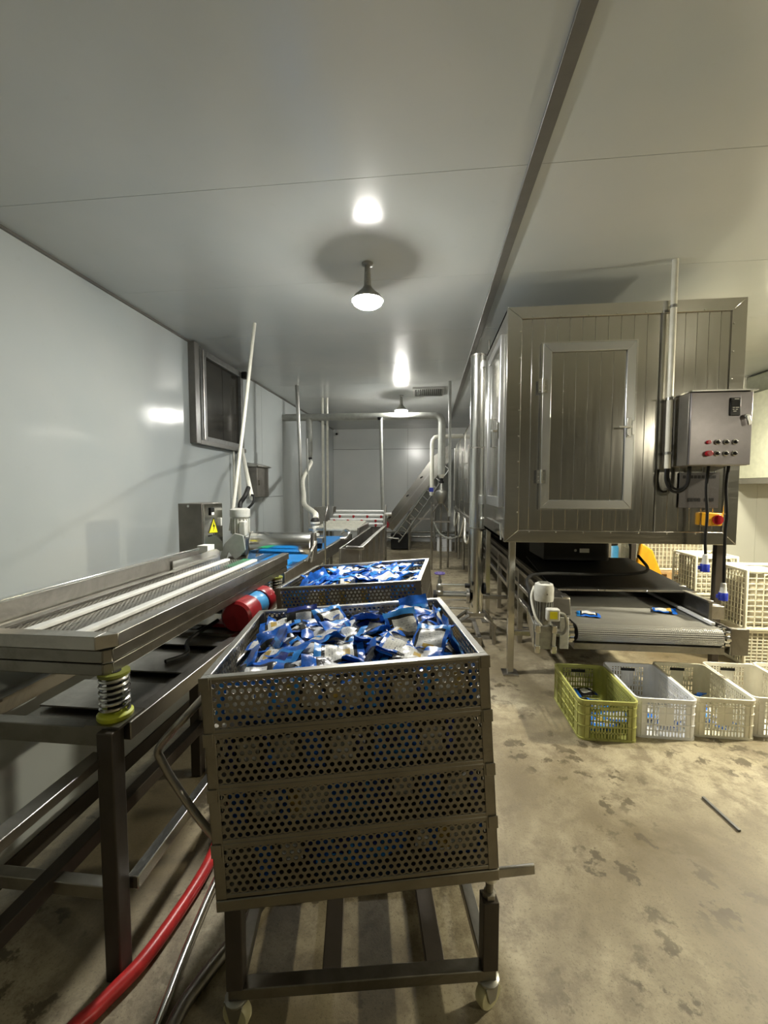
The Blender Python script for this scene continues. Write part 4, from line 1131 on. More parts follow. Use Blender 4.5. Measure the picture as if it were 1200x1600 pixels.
# ------------------------------------------------------------------ plastic crates
def crate(x0, y0, W, L, H, mat, label, rot=0.0, fill=None, group='plastic crates on the floor', z0=0.0, style=0):
    t = thing('plastic_crate', label, 'crate', (x0, y0, z0), group, (0, 0, rot))
    R = 0.035; th = 0.004
    def P(mb, name, m=mat, bev=0.0): return mb.build(name, m, t, bev, local=True)
    P(MB().box(0.01, W - 0.01, 0.01, L - 0.01, 0.004, 0.012), 'crate_floor')
    # rim: rounded rectangle loop
    def loop(off, n=5):
        out = []
        for cx, cy, a0 in ((W - R, R, -PI / 2), (W - R, L - R, 0), (R, L - R, PI / 2), (R, R, PI)):
            for k in range(n + 1):
                a = a0 + PI / 2 * k / n
                out.append((cx + (R + off) * math.cos(a), cy + (R + off) * math.sin(a)))
        return out
    def band(z_0, z_1, o0, o1):
        A, B = loop(o0), loop(o1); n = len(A); mb = MB()
        vs = [(p[0], p[1], z_0) for p in A] + [(p[0], p[1], z_0) for p in B] + [(p[0], p[1], z_1) for p in A] + [(p[0], p[1], z_1) for p in B]
        fs = []
        for k in range(n):
            k2 = (k + 1) % n
            fs += [(k, k2, 2 * n + k2, 2 * n + k), (n + k2, n + k, 3 * n + k, 3 * n + k2), (2 * n + k, 2 * n + k2, 3 * n + k2, 3 * n + k), (k2, k, n + k, n + k2)]
        return mb.add(vs, fs)
    P(band(H - 0.022, H, -0.006, 0.006), 'rim')
    for z in (0.0, H * 0.34, H * 0.62):
        P(band(z, z + (0.014 if z == 0 else 0.006), -0.003, 0.004), 'rib_band')
    P(band(H - 0.045, H - 0.040, -0.003, 0.004), 'rib_band')
    # solid corner columns
    for cx, cy, a0 in ((W - R, R, -PI / 2), (W - R, L - R, 0), (R, L - R, PI / 2), (R, R, PI)):
        pts_o = [(cx + R * math.cos(a0 + PI / 2 * k / 5), cy + R * math.sin(a0 + PI / 2 * k / 5)) for k in range(6)]
        pts_i = [(cx + (R - th) * math.cos(a0 + PI / 2 * k / 5), cy + (R - th) * math.sin(a0 + PI / 2 * k / 5)) for k in range(6)]
        P(MB().prism(pts_o + pts_i[::-1], 0.012, H - 0.02, 'z'), 'corner_column')
    # the four walls: slotted lattice with ribs
    for (kind, Lw, place) in (('end', W, 0), ('end', W, 1), ('side', L, 2), ('side', L, 3)):
        mb = MB()
        a, b = R, Lw - R
        def bx(u0, u1, w0, w1, d0=0.0, d1=th):
            if place == 0: mb.box(u0, u1, d0, d1, w0, w1)
            elif place == 1: mb.box(u0, u1, L - d1, L - d0, w0, w1)
            elif place == 2: mb.box(d0, d1, u0, u1, w0, w1)
            else: mb.box(W - d1, W - d0, u0, u1, w0, w1)
        zt = H - 0.02
        pad = 0.03 if kind == 'end' else 0.06
        bx(a, a + pad, 0.012, zt); bx(b - pad, b, 0.012, zt)      # solid margins
        ua, ub = a + pad, b - pad
        n = 12 if kind == 'end' else 20
        w = (ub - ua) / n
        for k in range(n + 1):
            bx(ua + w * k - w * 0.22, ua + w * k + w * 0.22, 0.012, zt)
        rows = 6
        for r in range(rows + 1):
            z = 0.012 + (zt - 0.012) * r / rows
            if kind == 'end' and r == rows: bx(ua, ub, z - 0.008, z)
            else: bx(ua, ub, max(0.012, z - 0.004), min(zt, z + 0.004))
        if kind == 'end':      # plate or hand hole in the middle of the ends
            m_ = (ua + ub) / 2
            if style == 0: bx(m_ - 0.045, m_ + 0.045, H * 0.36, H * 0.80, -0.002, th)
            else: bx(m_ - 0.05, m_ + 0.05, H * 0.78, H * 0.83, -0.004, th)
        # outer vertical ribs
        nr = 4 if kind == 'end' else 6
        for k in range(nr + 1):
            u = a + (b - a) * k / nr
            bx(u - 0.0025, u + 0.0025, 0.0, zt, -0.004, 0.001)
        P(mb, 'end_wall' if kind == 'end' else 'side_wall')
        if kind == 'end':
            hh = MB(); m_ = Lw / 2
            y0_, y1_ = (0.0035, 0.0065) if place == 0 else (L - 0.0065, L - 0.0035)
            if place == 1:
                hh.box(m_ - 0.05, m_ + 0.05, y0_, y1_, H * 0.78, H * 0.86)
                hh.build('hand_hole', 'black_plastic', t, local=True)
    return t
crate(0.965, 2.675, 0.352, 0.55, 0.26, 'yellow_plastic', 'yellow-green plastic crate, the only coloured one in the row', 0.0, style=1)
crate(1.335, 2.745, 0.362, 0.55, 0.26, 'white_plastic_cool', 'white plastic crate standing next to the yellow-green crate', -0.02)
crate(1.708, 2.79, 0.362, 0.55, 0.26, 'cream_plastic', 'cream plastic crate, second white one from the yellow-green crate', -0.03)
crate(2.085, 2.83, 0.362, 0.55, 0.26, 'white_plastic', 'off-white plastic crate, third white one from the yellow-green crate', -0.04)
crate(2.46, 2.86, 0.362, 0.55, 0.26, 'white_plastic', 'off-white plastic crate at the right edge, last of the row', -0.04)
for (x, y, z, n) in ((0.98, 2.69, 0.04, 9), (1.36, 2.77, 0.03, 6), (1.73, 2.81, 0.03, 6)):
    for i in range(n):
        pouch(random.choice((0, 1, 3, 4)) if i < n - 2 else 2, Matrix.Translation((x + random.uniform(0.08, 0.26), y + (random.uniform(0.06, 0.2) if i < n * 0.6 else random.uniform(0.2, 0.45)), z + 0.008 * i + random.uniform(0, 0.01))) @ rand_rot(0.25),
              'in the bottom of the %s crate' % {0.98: 'yellow-green', 1.36: 'first white', 1.73: 'cream'}[x], 'pouches in the floor crates %.2f' % x)
pouch(0, Matrix.Translation((1.26, 3.37, 0.612)) @ Matrix.Rotation(1.25, 4, 'Z'), 'lying alone near the left of the mesh belt', 'pouches on the mesh belt')
pouch(4, Matrix.Translation((1.90, 3.52, 0.612)) @ Matrix.Rotation(1.2, 4, 'Z'), 'lying near the right guide strip of the mesh belt', 'pouches on the mesh belt')

# big lattice crates stacked behind at the right
def big_crate(x0, y0, z0, W, L, H, label, nu, nz, filled=False):
    t = thing('lattice_crate', label, 'crate', (x0, y0, z0), 'big lattice crates')
    def P(mb, name, m='cream_plastic', bev=0.0): return mb.build(name, m, t, bev, local=True)
    fr = 0.025
    for (x, y) in ((0, 0), (W - fr, 0), (0, L - fr), (W - fr, L - fr)):
        P(MB().box(x, x + fr, y, y + fr, 0, H), 'corner_post', bev=0.008)
    for z in (0, H - fr):
        P(MB().box(fr, W - fr, 0, fr, z, z + fr), 'edge_bar', bev=0.006); P(MB().box(fr, W - fr, L - fr, L, z, z + fr), 'edge_bar', bev=0.006)
        P(MB().box(0, fr, fr, L - fr, z, z + fr), 'edge_bar', bev=0.006); P(MB().box(W - fr, W, fr, L - fr, z, z + fr), 'edge_bar', bev=0.006)
    for place, Lw in ((0, W), (1, W), (2, L), (3, L)):
        mb = MB()
        def bx(u0, u1, w0, w1):
            if place == 0: mb.box(u0, u1, 0.006, 0.012, w0, w1)
            elif place == 1: mb.box(u0, u1, L - 0.012, L - 0.006, w0, w1)
            elif place == 2: mb.box(0.006, 0.012, u0, u1, w0, w1)
            else: mb.box(W - 0.012, W - 0.006, u0, u1, w0, w1)
        n = nu
        for k in range(1, n): bx(fr + (Lw - 2 * fr) * k / n - 0.004, fr + (Lw - 2 * fr) * k / n + 0.004, fr, H - fr)
        for k in range(1, nz): bx(fr, Lw - fr, fr + (H - 2 * fr) * k / nz - 0.003, fr + (H - 2 * fr) * k / nz + 0.003)
        P(mb, 'lattice_wall')
    P(MB().box(0.02, W - 0.02, 0.02, L - 0.02, 0.02, 0.026), 'crate_floor')
    P(MB().box(0.04, W - 0.04, 0.04, L - 0.04, 0.03, H * 0.93), 'packed_liner', 'liner', 0.03)
    if filled:
        for k in range(7):
            s = MB().lathe([(0.0, -0.02), (0.07, -0.012), (0.09, 0.0), (0.07, 0.014), (0.0, 0.02)], (0, 0, 0), 12)
            s.xf(Matrix.Translation((random.uniform(0.1, W - 0.1), random.uniform(0.1, L - 0.1), H * 0.95)) @ Matrix.Rotation(random.uniform(0, 3), 4, 'Z') @ Matrix.Scale(1.5, 4, (1, 0, 0)))
            s.build('film_bag', 'white_plastic_cool', t, local=True)
    return t
big_crate(2.80, 3.95, 0.33, 0.62, 0.40, 0.545, 'upper cream lattice crate of the nearest stack at the right edge', 9, 10, True)
big_crate(2.82, 3.97, 0.0, 0.60, 0.40, 0.325, 'lower cream lattice crate of the nearest stack at the right edge', 12, 9)
big_crate(2.78, 4.62, 0.47, 0.42, 0.42, 0.42, 'upper cream lattice crate seen behind the hanging plugs', 8, 7, True)
big_crate(2.79, 4.63, 0.0, 0.42, 0.42, 0.465, 'lower cream lattice crate seen beneath the conveyor', 9, 8)
# pallet, white goods and yellow pallet jack further back
pt = thing('wooden_pallet', 'wooden pallet on the floor behind the cabin', 'pallet', (3.3, 6.3, 0))
for k in range(6):
    MB().box(2.85, 3.75, 6.0 + k * 0.13, 6.10 + k * 0.13, 0.42, 0.445).build('top_board', 'wood', pt)
for k in range(3):
    MB().box(2.85 + k * 0.40, 2.95 + k * 0.40, 6.0, 6.75, 0.30, 0.42).build('stringer', 'wood', pt)
for k in range(3):
    MB().box(2.85, 3.75, 6.0 + k * 0.325, 6.10 + k * 0.325, 0.275, 0.30).build('bottom_board', 'wood', pt)
pt2 = thing('wooden_pallet', 'lower wooden pallet under the other pallet behind the cabin', 'pallet', (3.3, 6.3, 0))
for k in range(6):
    MB().box(2.87, 3.77, 6.02 + k * 0.13, 6.12 + k * 0.13, 0.245, 0.272).build('top_board', 'wood', pt2)
for k in range(3):
    MB().box(2.87 + k * 0.40, 2.97 + k * 0.40, 6.02, 6.77, 0.03, 0.245).build('stringer', 'wood', pt2)
for k in range(3):
    MB().box(2.87, 3.77, 6.02 + k * 0.325, 6.12 + k * 0.325, 0.0, 0.03).build('bottom_board', 'wood', pt2)
big_crate(2.95, 6.15, 0.446, 0.85, 0.55, 0.75, 'cream lattice crate load standing on the wooden pallets', 16, 12)
pj = thing('pallet_jack', 'yellow pallet jack parked behind the cabin', 'pallet jack', (2.72, 5.7, 0))
MB().prism([(2.66, 0.08), (2.78, 0.08), (2.98, 0.50), (2.86, 0.80), (2.72, 0.90), (2.66, 0.5)], 5.60, 5.68, 'y').build('jack_head', 'orange_paint', pj, 0.02)
for y in (5.5, 5.78):
    MB().box(2.7, 3.6, y - 0.06, y + 0.06, 0.05, 0.09).build('fork', 'orange_paint', pj, 0.008)
MB().cyl((2.68, 5.64, 0.5), (2.55, 5.64, 1.1), 0.02, n=12).build('tiller', 'black_plastic', pj)
MB().lathe([(0.03, 5.6), (0.08, 5.605), (0.08, 5.675), (0.03, 5.68)], (2.66, 0, 0.08), 20, 'y').build('steering_wheel', 'black_rubber', pj)
bd_ = thing('blue_drum', 'blue plastic drum behind the cabin beside the pallet jack', 'drum', (2.72, 6.4, 0))
MB().lathe([(0.12, 0.0), (0.14, 0.02), (0.14, 0.30), (0.148, 0.31), (0.148, 0.34), (0.14, 0.35), (0.14, 0.72), (0.12, 0.76)], (2.66, 6.45, 0), 24).build('drum_body', 'blue_paint', bd_)
MB().lathe([(0.125, 0.755), (0.13, 0.765), (0.13, 0.785), (0.1, 0.79)], (2.66, 6.45, 0), 24).build('drum_lid', 'black_plastic', bd_)
# grey wall unit at the right edge
wu = thing('wall_unit', 'tall grey-green wall unit above a pale wall at the right edge', 'cabinet', (5.2, 6.5, 1.72))
MB().box(4.95, 6.3, 6.3, 7.19, 1.74, CEIL - 0.02).build('unit_body', 'green_grey', wu, 0.02)
MB().box(4.80, 4.95, 6.32, 7.19, 1.74, 3.0).build('unit_door', 'pale_green', wu, 0.008)
MB().box(4.94, 6.31, 6.285, 6.302, 2.62, 2.64).build('unit_seam', 'seam_dark', wu)
MB().box(4.80, 6.3, 6.4, 7.19, 1.66, 1.74).build('unit_base', 'trim_grey', wu)
MB().box(4.84, 4.90, 6.30, 6.32, 2.1, 2.25).build('unit_handle', 'white_paint', wu, 0.006)

# ------------------------------------------------------------------ steel column with valve
co = thing('steel_column', 'tall round stainless steel column with a valve near its foot', 'column', (0.5, 4.37, 0))
MB().cyl((0.5, 4.37, 0.31), (0.5, 4.37, 2.92), 0.076, n=28).build('column_shell', 'steel_bright', co)
for z in (1.18, 2.0):
    MB().cyl((0.5, 4.37, z), (0.5, 4.37, z + 0.012), 0.079, n=28).build('seam_ring', 'steel_work', co)
MB().cyl((0.5, 4.37, 2.92), (0.5, 4.37, 2.935), 0.081, n=28).build('top_cap', 'steel_work', co)
sd_ = MB().prism([(0.40, 0.24), (0.42, 0.31), (0.60, 0.31), (0.64, 0.25), (0.58, 0.27), (0.44, 0.27)], 4.30, 4.44, 'y').build('saddle', 'steel_work', co, 0.004)
for (xa, xb) in ((0.43, 0.30), (0.58, 0.68)):
    for y in (4.28, 4.46):
        MB().tube([(xa, y, 0.29), (xb, y, 0.19), (xb, y, 0.0)], 0.02, 6).build('leg', 'steel_work', co)
MB().lathe([(0.05, 0.0), (0.06, 0.004), (0.06, 0.025), (0.03, 0.03)], (0.575, 4.37, 0.55), 18, 'x').build('side_port', 'black_plastic', co)
MB().cyl((0.10, 4.33, 0.475), (0.43, 4.33, 0.475), 0.05, n=20).build('side_pipe', 'steel_bright', co)
MB().cyl((0.40, 4.33, 0.475), (0.43, 4.33, 0.475), 0.075, n=20).build('pipe_flange', 'steel_work', co)
MB().cyl((0.06, 4.33, 0.475), (0.10, 4.33, 0.475), 0.056, n=20).build('pipe_end', 'black_rubber', co)
MB().cyl((0.14, 4.27, 0.60), (0.43, 4.27, 0.60), 0.016, n=10).build('bypass_pipe', 'steel_bright', co)
MB().cyl((0.20, 4.27, 0.36), (0.43, 4.27, 0.36), 0.014, n=10).build('bypass_pipe', 'steel_bright', co)
MB().cyl((0.38, 4.27, 0.60), (0.43, 4.27, 0.60), 0.024, n=10).build('pipe_union', 'black_plastic', co)
va = MB().lathe([(0.04, 0.50), (0.04, 0.53), (0.03, 0.54), (0.035, 0.58), (0.03, 0.60), (0.02, 0.61), (0.022, 0.64), (0.012, 0.66), (0.010, 0.71)], (0.125, 4.3, 0), 16).build('valve_body', 'galvanised', co)
hw = MB()
ring_pts = [(0.125 + 0.05 * math.cos(2 * PI * k / 20), 4.3 + 0.05 * math.sin(2 * PI * k / 20), 0.715) for k in range(21)]
hw.tube(ring_pts, 0.008, 6, False)
for k in range(3):
    a = k * PI / 3
    hw.bar((0.125 - 0.05 * math.cos(a), 4.3 - 0.05 * math.sin(a), 0.715), (0.125 + 0.05 * math.cos(a), 4.3 + 0.05 * math.sin(a), 0.715), 0.01, 0.008)
hw.build('hand_wheel', 'purple_wheel', va)
# low trough frame by the column foot
tf = thing('floor_frame', 'low steel frame on the floor by the column foot', 'frame', (0.42, 4.2, 0))
for x in (0.28, 0.52):
    MB().box(x - 0.02, x + 0.02, 4.14, 4.75, 0.07, 0.11).build('frame_rail', 'steel_work', tf, 0.003)
for y in (4.16, 4.73):
    MB().box(0.30, 0.50, y - 0.02, y + 0.02, 0.07, 0.11).build('frame_rail', 'steel_work', tf, 0.003)
    for x in (0.28, 0.52):
        MB().box(x - 0.018, x + 0.018, y - 0.018, y + 0.018, 0, 0.07).build('frame_foot', 'steel_work', tf)

# ------------------------------------------------------------------ electrical box at the far end of the table
eb = thing('switch_cabinet', 'steel switch cabinet with a yellow warning triangle beside the table end', 'cabinet', (-1.9, 3.33, 0))
MB().box(-2.02, -1.815, 3.18, 3.49, 1.04, 1.472).build('cabinet_body', 'cabinet_grey', eb, 0.004)
ed = MB().box(-1.813, -1.80, 3.185, 3.485, 1.045, 1.467).build('cabinet_door', 'steel_trim', eb, 0.003)
MB().prism([(3.245, 1.225), (3.395, 1.215), (3.33, 1.345)], -1.80, -1.7975, 'x').build('warning_triangle', 'warn_yellow', ed)
tri = MB()
for a, b in (((3.245, 1.225), (3.395, 1.215)), ((3.395, 1.215), (3.33, 1.345)), ((3.33, 1.345), (3.245, 1.225))):
    tri.bar((-1.797, a[0], a[1]), (-1.797, b[0], b[1]), 0.005, 0.002, (1, 0, 0))
tri.build('triangle_border', 'black_plastic', ed)
MB().prism([(3.335, 1.325), (3.31, 1.272), (3.328, 1.274), (3.318, 1.232), (3.348, 1.285), (3.330, 1.284)], -1.7972, -1.7962, 'x').build('lightning_bolt', 'black_plastic', ed)
MB().box(-1.80, -1.788, 3.27, 3.33, 1.37, 1.435).build('meter', 'black_plastic', ed, 0.003)
MB().box(-1.7885, -1.7872, 3.28, 3.32, 1.373, 1.395).build('meter_label', 'label_white', ed)
MB().box(-1.80, -1.782, 3.43, 3.445, 1.27, 1.34).build('door_handle', 'white_paint', ed, 0.004)
MB().box(-1.80, -1.798, 3.24, 3.30, 1.195, 1.208).build('caption', 'black_plastic', ed)
MB().box(-1.80, -1.798, 3.32, 3.37, 1.198, 1.212).build('caption', 'black_plastic', ed)
MB().lathe([(0.012, 0), (0.01, -0.006)], (-1.93, 3.18, 1.45), 10, 'y').build('body_screw', 'steel_bright', eb)
MB().box(-1.86, -1.83, 3.40, 3.44, 0.0, 1.04).build('post', 'steel_dark', eb)
MB().box(-1.96, -1.75, 3.30, 3.50, 0.0, 0.012).build('base_plate', 'steel_dark', eb)
MB().box(-1.70, -1.62, 2.9, 3.0, 1.04, 1.17).build('side_bracket', 'white_strip', eb)

# ------------------------------------------------------------------ drive motor of the belt, at the left
dm = thing('belt_drive_motor', 'pale upright motor with a grey guard left of the steel drum', 'motor', (-1.66, 3.62, 0.9))
MB().lathe([(0.07, 1.16), (0.074, 1.17), (0.074, 1.33), (0.07, 1.335)], (-1.715, 3.65, 0), 22).build('motor_barrel', 'motor_paint', dm)
fn = MB()
for k in range(18):
    a = 2 * PI * k / 18
    fn.bar((-1.715 + 0.078 * math.cos(a), 3.65 + 0.078 * math.sin(a), 1.18), (-1.715 + 0.078 * math.cos(a), 3.65 + 0.078 * math.sin(a), 1.32), 0.005, 0.014, (math.cos(a), math.sin(a), 0))
fn.build('cooling_fins', 'motor_paint', dm)
MB().lathe([(0.088, 1.335), (0.09, 1.345), (0.088, 1.40), (0.07, 1.412), (0.0, 1.414)], (-1.715, 3.65, 0), 24).build('fan_cover', 'motor_paint', dm)
MB().box(-1.69, -1.63, 3.56, 3.62, 1.16, 1.30).build('terminal_box', 'motor_paint', dm, 0.01)
MB().prism([(-1.86, 0.94), (-1.80, 1.10), (-1.70, 1.20), (-1.62, 1.18), (-1.60, 1.05), (-1.66, 0.99), (-1.70, 0.96), (-1.76, 1.03), (-1.80, 0.93)], 3.50, 3.515, 'y').build('guard_plate', 'grey_duct', dm, 0.006)
MB().box(-1.775, -1.645, 3.58, 3.72, 0.98, 1.16).build('gearbox', 'motor_grey', dm, 0.012)
MB().box(-1.79, -1.62, 3.55, 3.75, 0.90, 0.98).build('bracket', 'steel_dark', dm, 0.005)
MB().tube(smooth_path([(-1.67, 3.7, 1.40), (-1.62, 3.72, 1.46), (-1.63, 3.76, 1.52), (-1.665, 3.80, 1.53)]), 0.011, 8).build('motor_lead', 'black_rubber', dm)
MB().tube(smooth_path([(-1.73, 3.68, 1.41), (-1.74, 3.72, 1.46), (-1.71, 3.76, 1.53), (-1.72, 3.85, 1.60)]), 0.022, 8).build('motor_lead', 'black_rubber', dm)

tag(MB().tube([(-1.838, 4.348, CEIL), (-1.83, 4.02, 2.27), (-1.825, 3.68, 1.20)], 0.017, 12).build('slanted_pipe', 'white_pipe'), 'white pipe slanting from the ceiling down to the belt motor', 'pipe')
tag(MB().tube([(-2.78, 6.05, 2.18), (-2.30, 5.0, 2.03), (-1.665, 3.80, 1.50)], 0.022, 12).build('slanted_conduit', 'white_pipe'), 'pale conduit slanting from the hatch window down to the belt motor', 'pipe')
for y, lab in ((5.79, 'thin white conduit under the hatch window, the nearer of two'), (5.95, 'thicker white conduit under the hatch window corner')):
    tag(MB().cyl((XL + 0.04, y, 1.0 if y > 5.8 else 1.25), (XL + 0.04, y, 2.14), 0.028 if y > 5.8 else 0.014, n=12).build('wall_conduit', 'white_pipe'), lab, 'pipe')
wb_ = thing('wall_box', 'small dull steel box with a rain lid on the left wall', 'box', (XL, 6.6, 1.44))
MB().box(XL, XL + 0.14, 6.37, 6.85, 1.45, 1.93).build('box_body', 'cabinet_grey', wb_, 0.004)
MB().prism([(XL, 1.93), (XL + 0.18, 1.93), (XL + 0.18, 1.95), (XL, 2.0)], 6.33, 6.89, 'y').build('rain_lid', 'steel_work', wb_, 0.003)
MB().box(XL + 0.14, XL + 0.16, 6.42, 6.45, 1.64, 1.72).build('box_latch', 'steel_dark', wb_)

# ------------------------------------------------------------------ blue belt conveyor with steel drum
bc = thing('blue_belt_conveyor', 'blue belt conveyor with steel side beams past the table end', 'conveyor', (-1.35, 4.5, 0))
MB().box(-1.60, -1.13, 2.97, 5.85, 0.885, 0.905).build('belt', 'blue_belt', bc, 0.004)
MB().box(-1.60, -1.48, 3.10, 3.45, 0.965, 0.98).build('belt_flap', 'green_belt', bc)
MB().box(-1.46, -1.15, 3.10, 3.42, 0.955, 0.97).build('belt_flap', 'blue_belt', bc)
MB().box(-1.125, -1.085, 3.05, 5.88, 0.82, 0.95).build('side_beam', 'steel_work', bc, 0.004)
MB().box(-1.655, -1.61, 3.05, 5.88, 0.82, 0.95).build('side_beam', 'steel_work', bc, 0.004)
for y in (3.15, 4.4, 5.8):
    for x in (-1.105, -1.63):
        MB().box(x - 0.022, x + 0.022, y - 0.022, y + 0.022, 0, 0.82).build('leg', 'steel_dark', bc, 0.003)
MB().cyl((-1.60, 2.98, 0.845), (-1.13, 2.98, 0.845), 0.045, n=18).build('tail_roller', 'black_rubber', bc)
dg = thing('steel_drum', 'horizontal polished steel drum over the blue belt', 'drum', (-1.3, 3.62, 0.97))
MB().lathe([(0.07, -1.585), (0.097, -1.58), (0.1, -1.575), (0.1, -1.035), (0.097, -1.03), (0.07, -1.025)], (0, 3.62, 1.10), 40, 'x').build('drum_shell', 'steel_drum', dg)
for x in (-1.60, -1.01):
    MB().prism([(3.50, 0.95), (3.56, 1.05), (3.60, 1.20), (3.66, 1.20), (3.70, 0.95)], x - 0.008, x + 0.008, 'x').build('drum_bracket', 'steel_work', dg, 0.003)
MB().cyl((-1.62, 3.62, 1.10), (-0.99, 3.62, 1.10), 0.02, n=12).build('drum_shaft', 'steel_dark', dg)
MB().bar((-1.03, 3.44, 0.97), (-0.99, 3.62, 1.12), 0.02, 0.012).build('tension_arm', 'steel_work', dg)
# regulator valve on a post by the drum
rg = thing('steam_valve', 'pale steam valve with lever on a post at the drum end', 'valve', (-1.16, 4.3, 0))
MB().lathe([(0.03, 1.08), (0.05, 1.09), (0.05, 1.11), (0.028, 1.12), (0.04, 1.15), (0.04, 1.19), (0.028, 1.21), (0.05, 1.22), (0.05, 1.24)], (-1.19, 4.3, 0), 16).build('valve_body', 'motor_paint', rg)
MB().lathe([(0.045, 1.24), (0.05, 1.25), (0.04, 1.27), (0.03, 1.28)], (-1.19, 4.3, 0), 16).build('valve_bonnet', 'black_rubber', rg)
MB().cyl((-1.25, 4.28, 1.165), (-1.07, 4.28, 1.165), 0.018, n=10).build('cross_pipe', 'galvanised', rg)
MB().box(-1.24, -1.09, 4.22, 4.35, 1.02, 1.08).build('valve_plate', 'galvanised', rg, 0.004)
MB().box(-1.21, -1.12, 4.27, 4.33, 0.955, 1.02).build('spacer_block', 'black_plastic', rg)
MB().cyl((-1.075, 4.25, 0.0), (-1.075, 4.25, 1.25), 0.014, n=10).build('post', 'steel_bright', rg)
MB().bar((-1.27, 4.18, 0.96), (-1.22, 4.26, 1.08), 0.03, 0.012).build('strut', 'steel_work', rg)
gp = MB()
gp.tube(smooth_path([(-1.05, 4.9, 0.99), (-0.98, 4.92, 1.0), (-0.95, 4.95, 1.06), (-1.0, 5.0, 1.08), (-1.06, 5.0, 1.04)]), 0.018, 8)
tag(gp.build('bent_nozzle', 'steel_bright'), 'bright bent nozzle pipe on the conveyor side beam', 'pipe')

# insulated hose down to the valve
tag(MB().tube(smooth_path([(-2.30, 7.86, 2.10), (-2.20, 7.7, 2.06), (-2.08, 6.8, 1.75), (-1.86, 6.1, 1.50), (-1.70, 5.6, 1.37), (-1.40, 4.9, 1.32), (-1.24, 4.5, 1.30), (-1.19, 4.32, 1.262)], 8), 0.034, 12).build('insulated_hose', 'insulation'), 'pale insulated hose winding down from the steam pipe to the valve', 'hose')

# steam pipe across the room with its drops
sp_ = thing('steam_pipe', 'grey insulated pipe crossing the far part of the room below the ceiling', 'pipe', (-1.3, 8.0, 2.2))
pp = [(XL, 8.0, 2.97), (0.02, 8.0, 2.955)] + [(0.12 + 0.13 * math.sin(a), 8.0, 2.82 + 0.135 * math.cos(a)) for a in [i * PI / 12 for i in range(7)]] + [(0.25, 8.0, 1.85)]
MB().tube(pp, 0.068, 16).build('main_pipe', 'grey_duct', sp_)
MB().lathe([(0.045, 2.19), (0.06, 2.24), (0.062, 2.30), (0.062, 2.93)], (-2.315, 8.0, 0), 18).build('drop_pipe', 'grey_duct', sp_)
MB().lathe([(0.03, 2.16), (0.055, 2.165), (0.055, 2.185), (0.03, 2.19)], (-2.315, 8.0, 0), 16).build('drop_flange', 'black_plastic', sp_)
MB().cyl((-2.315, 8.0, 2.08), (-2.315, 8.0, 2.16), 0.012, n=8).build('drop_rod', 'black_plastic', sp_)
MB().cyl((0.25, 8.0, 1.85), (0.25, 8.0, 1.78), 0.068, 0.035, 16).build('pipe_reducer', 'white_pipe', sp_)
tag(MB().tube([(-0.905, 7.93, 2.93), (-0.89, 7.93, 2.1), (-0.835, 7.93, 0.0)], 0.033, 12).build('pipe_support_pole', 'grey_duct'), 'grey steel pole rising from the floor to the steam pipe', 'pole')
tag(MB().cyl((-0.92, 7.93, 2.93), (-0.92, 7.93, 2.88), 0.05, 0.04, 12).build('pole_clamp', 'black_plastic'), 'black clamp holding the pole to the steam pipe', 'clamp')
tag(MB().tube([(-2.235, 7.0, CEIL), (-2.19, 7.0, 2.0), (-2.16, 7.0, 0.0)], 0.03, 12).build('ceiling_pole', 'galvanised'), 'mottled galvanised pole from ceiling to floor left of the hose', 'pole')
tag(MB().tube([(-2.10, 7.1, 2.45), (-2.06, 7.1, 0.4)], 0.016, 8).build('thin_pole', 'grey_duct'), 'thin dark pole right against the galvanised pole', 'pole')
tag(MB().cyl((-2.05, 8.02, 1.2), (-2.05, 8.02, CEIL), 0.028, n=10).build('white_riser', 'white_pipe'), 'left one of two white riser pipes above the hopper', 'pipe', 'white riser pipes')
tag(MB().cyl((-1.96, 8.02, 1.2), (-1.96, 8.02, CEIL), 0.022, n=10).build('white_riser', 'white_pipe'), 'right one of two white riser pipes above the hopper', 'pipe', 'white riser pipes')
tag(MB().cyl((0.36, 7.0, 1.12), (0.345, 7.0, CEIL), 0.024, n=10).build('ceiling_drop', 'grey_duct'), 'thin grey pole from the ceiling beside the tunnel', 'pole')
tag(MB().tube([(0.07, 8.15, 1.45), (0.07, 8.15, 2.45), (0.085, 8.15, 2.52), (0.13, 8.15, 2.57), (0.2, 8.15, 2.585), (TX0, 8.15, 2.585)], 0.04, 12).build('return_pipe', 'white_pipe'), 'white vertical pipe left of the steam pipe drop', 'pipe')
# steam trap below the drop, on a frame
st = thing('steam_trap', 'small steam trap with a conical bucket on a thin leg frame', 'valve', (0.25, 8.0, 0))
MB().lathe([(0.03, 1.68), (0.05, 1.69), (0.05, 1.72), (0.03, 1.73), (0.03, 1.78)], (0.25, 8.0, 0), 14).build('trap_valve', 'black_plastic', st)
MB().lathe([(0.06, 1.30), (0.10, 1.38), (0.115, 1.50), (0.11, 1.53), (0.05, 1.56), (0.03, 1.68)], (0.25, 8.0, 0), 18).build('trap_bucket', 'galvanised', st)
MB().box(0.02, 0.10, 7.92, 7.96, 1.52, 1.60).build('valve_lever', 'plug_blue', st)
for (x, y) in ((0.07, 8.1), (0.25, 8.2), (0.40, 8.35)):
    MB().cyl((x, y, 0), (x, y, 1.32), 0.022, n=8).build('leg', 'steel_work', st)
MB().tube([(0.07, 8.1, 1.1), (0.25, 8.1, 1.36), (0.42, 8.2, 1.1)], 0.018, 8).build('brace', 'steel_work', st)
MB().box(0.05, 0.42, 8.18, 8.22, 0.92, 0.95).build('frame_rail', 'steel_work', st)
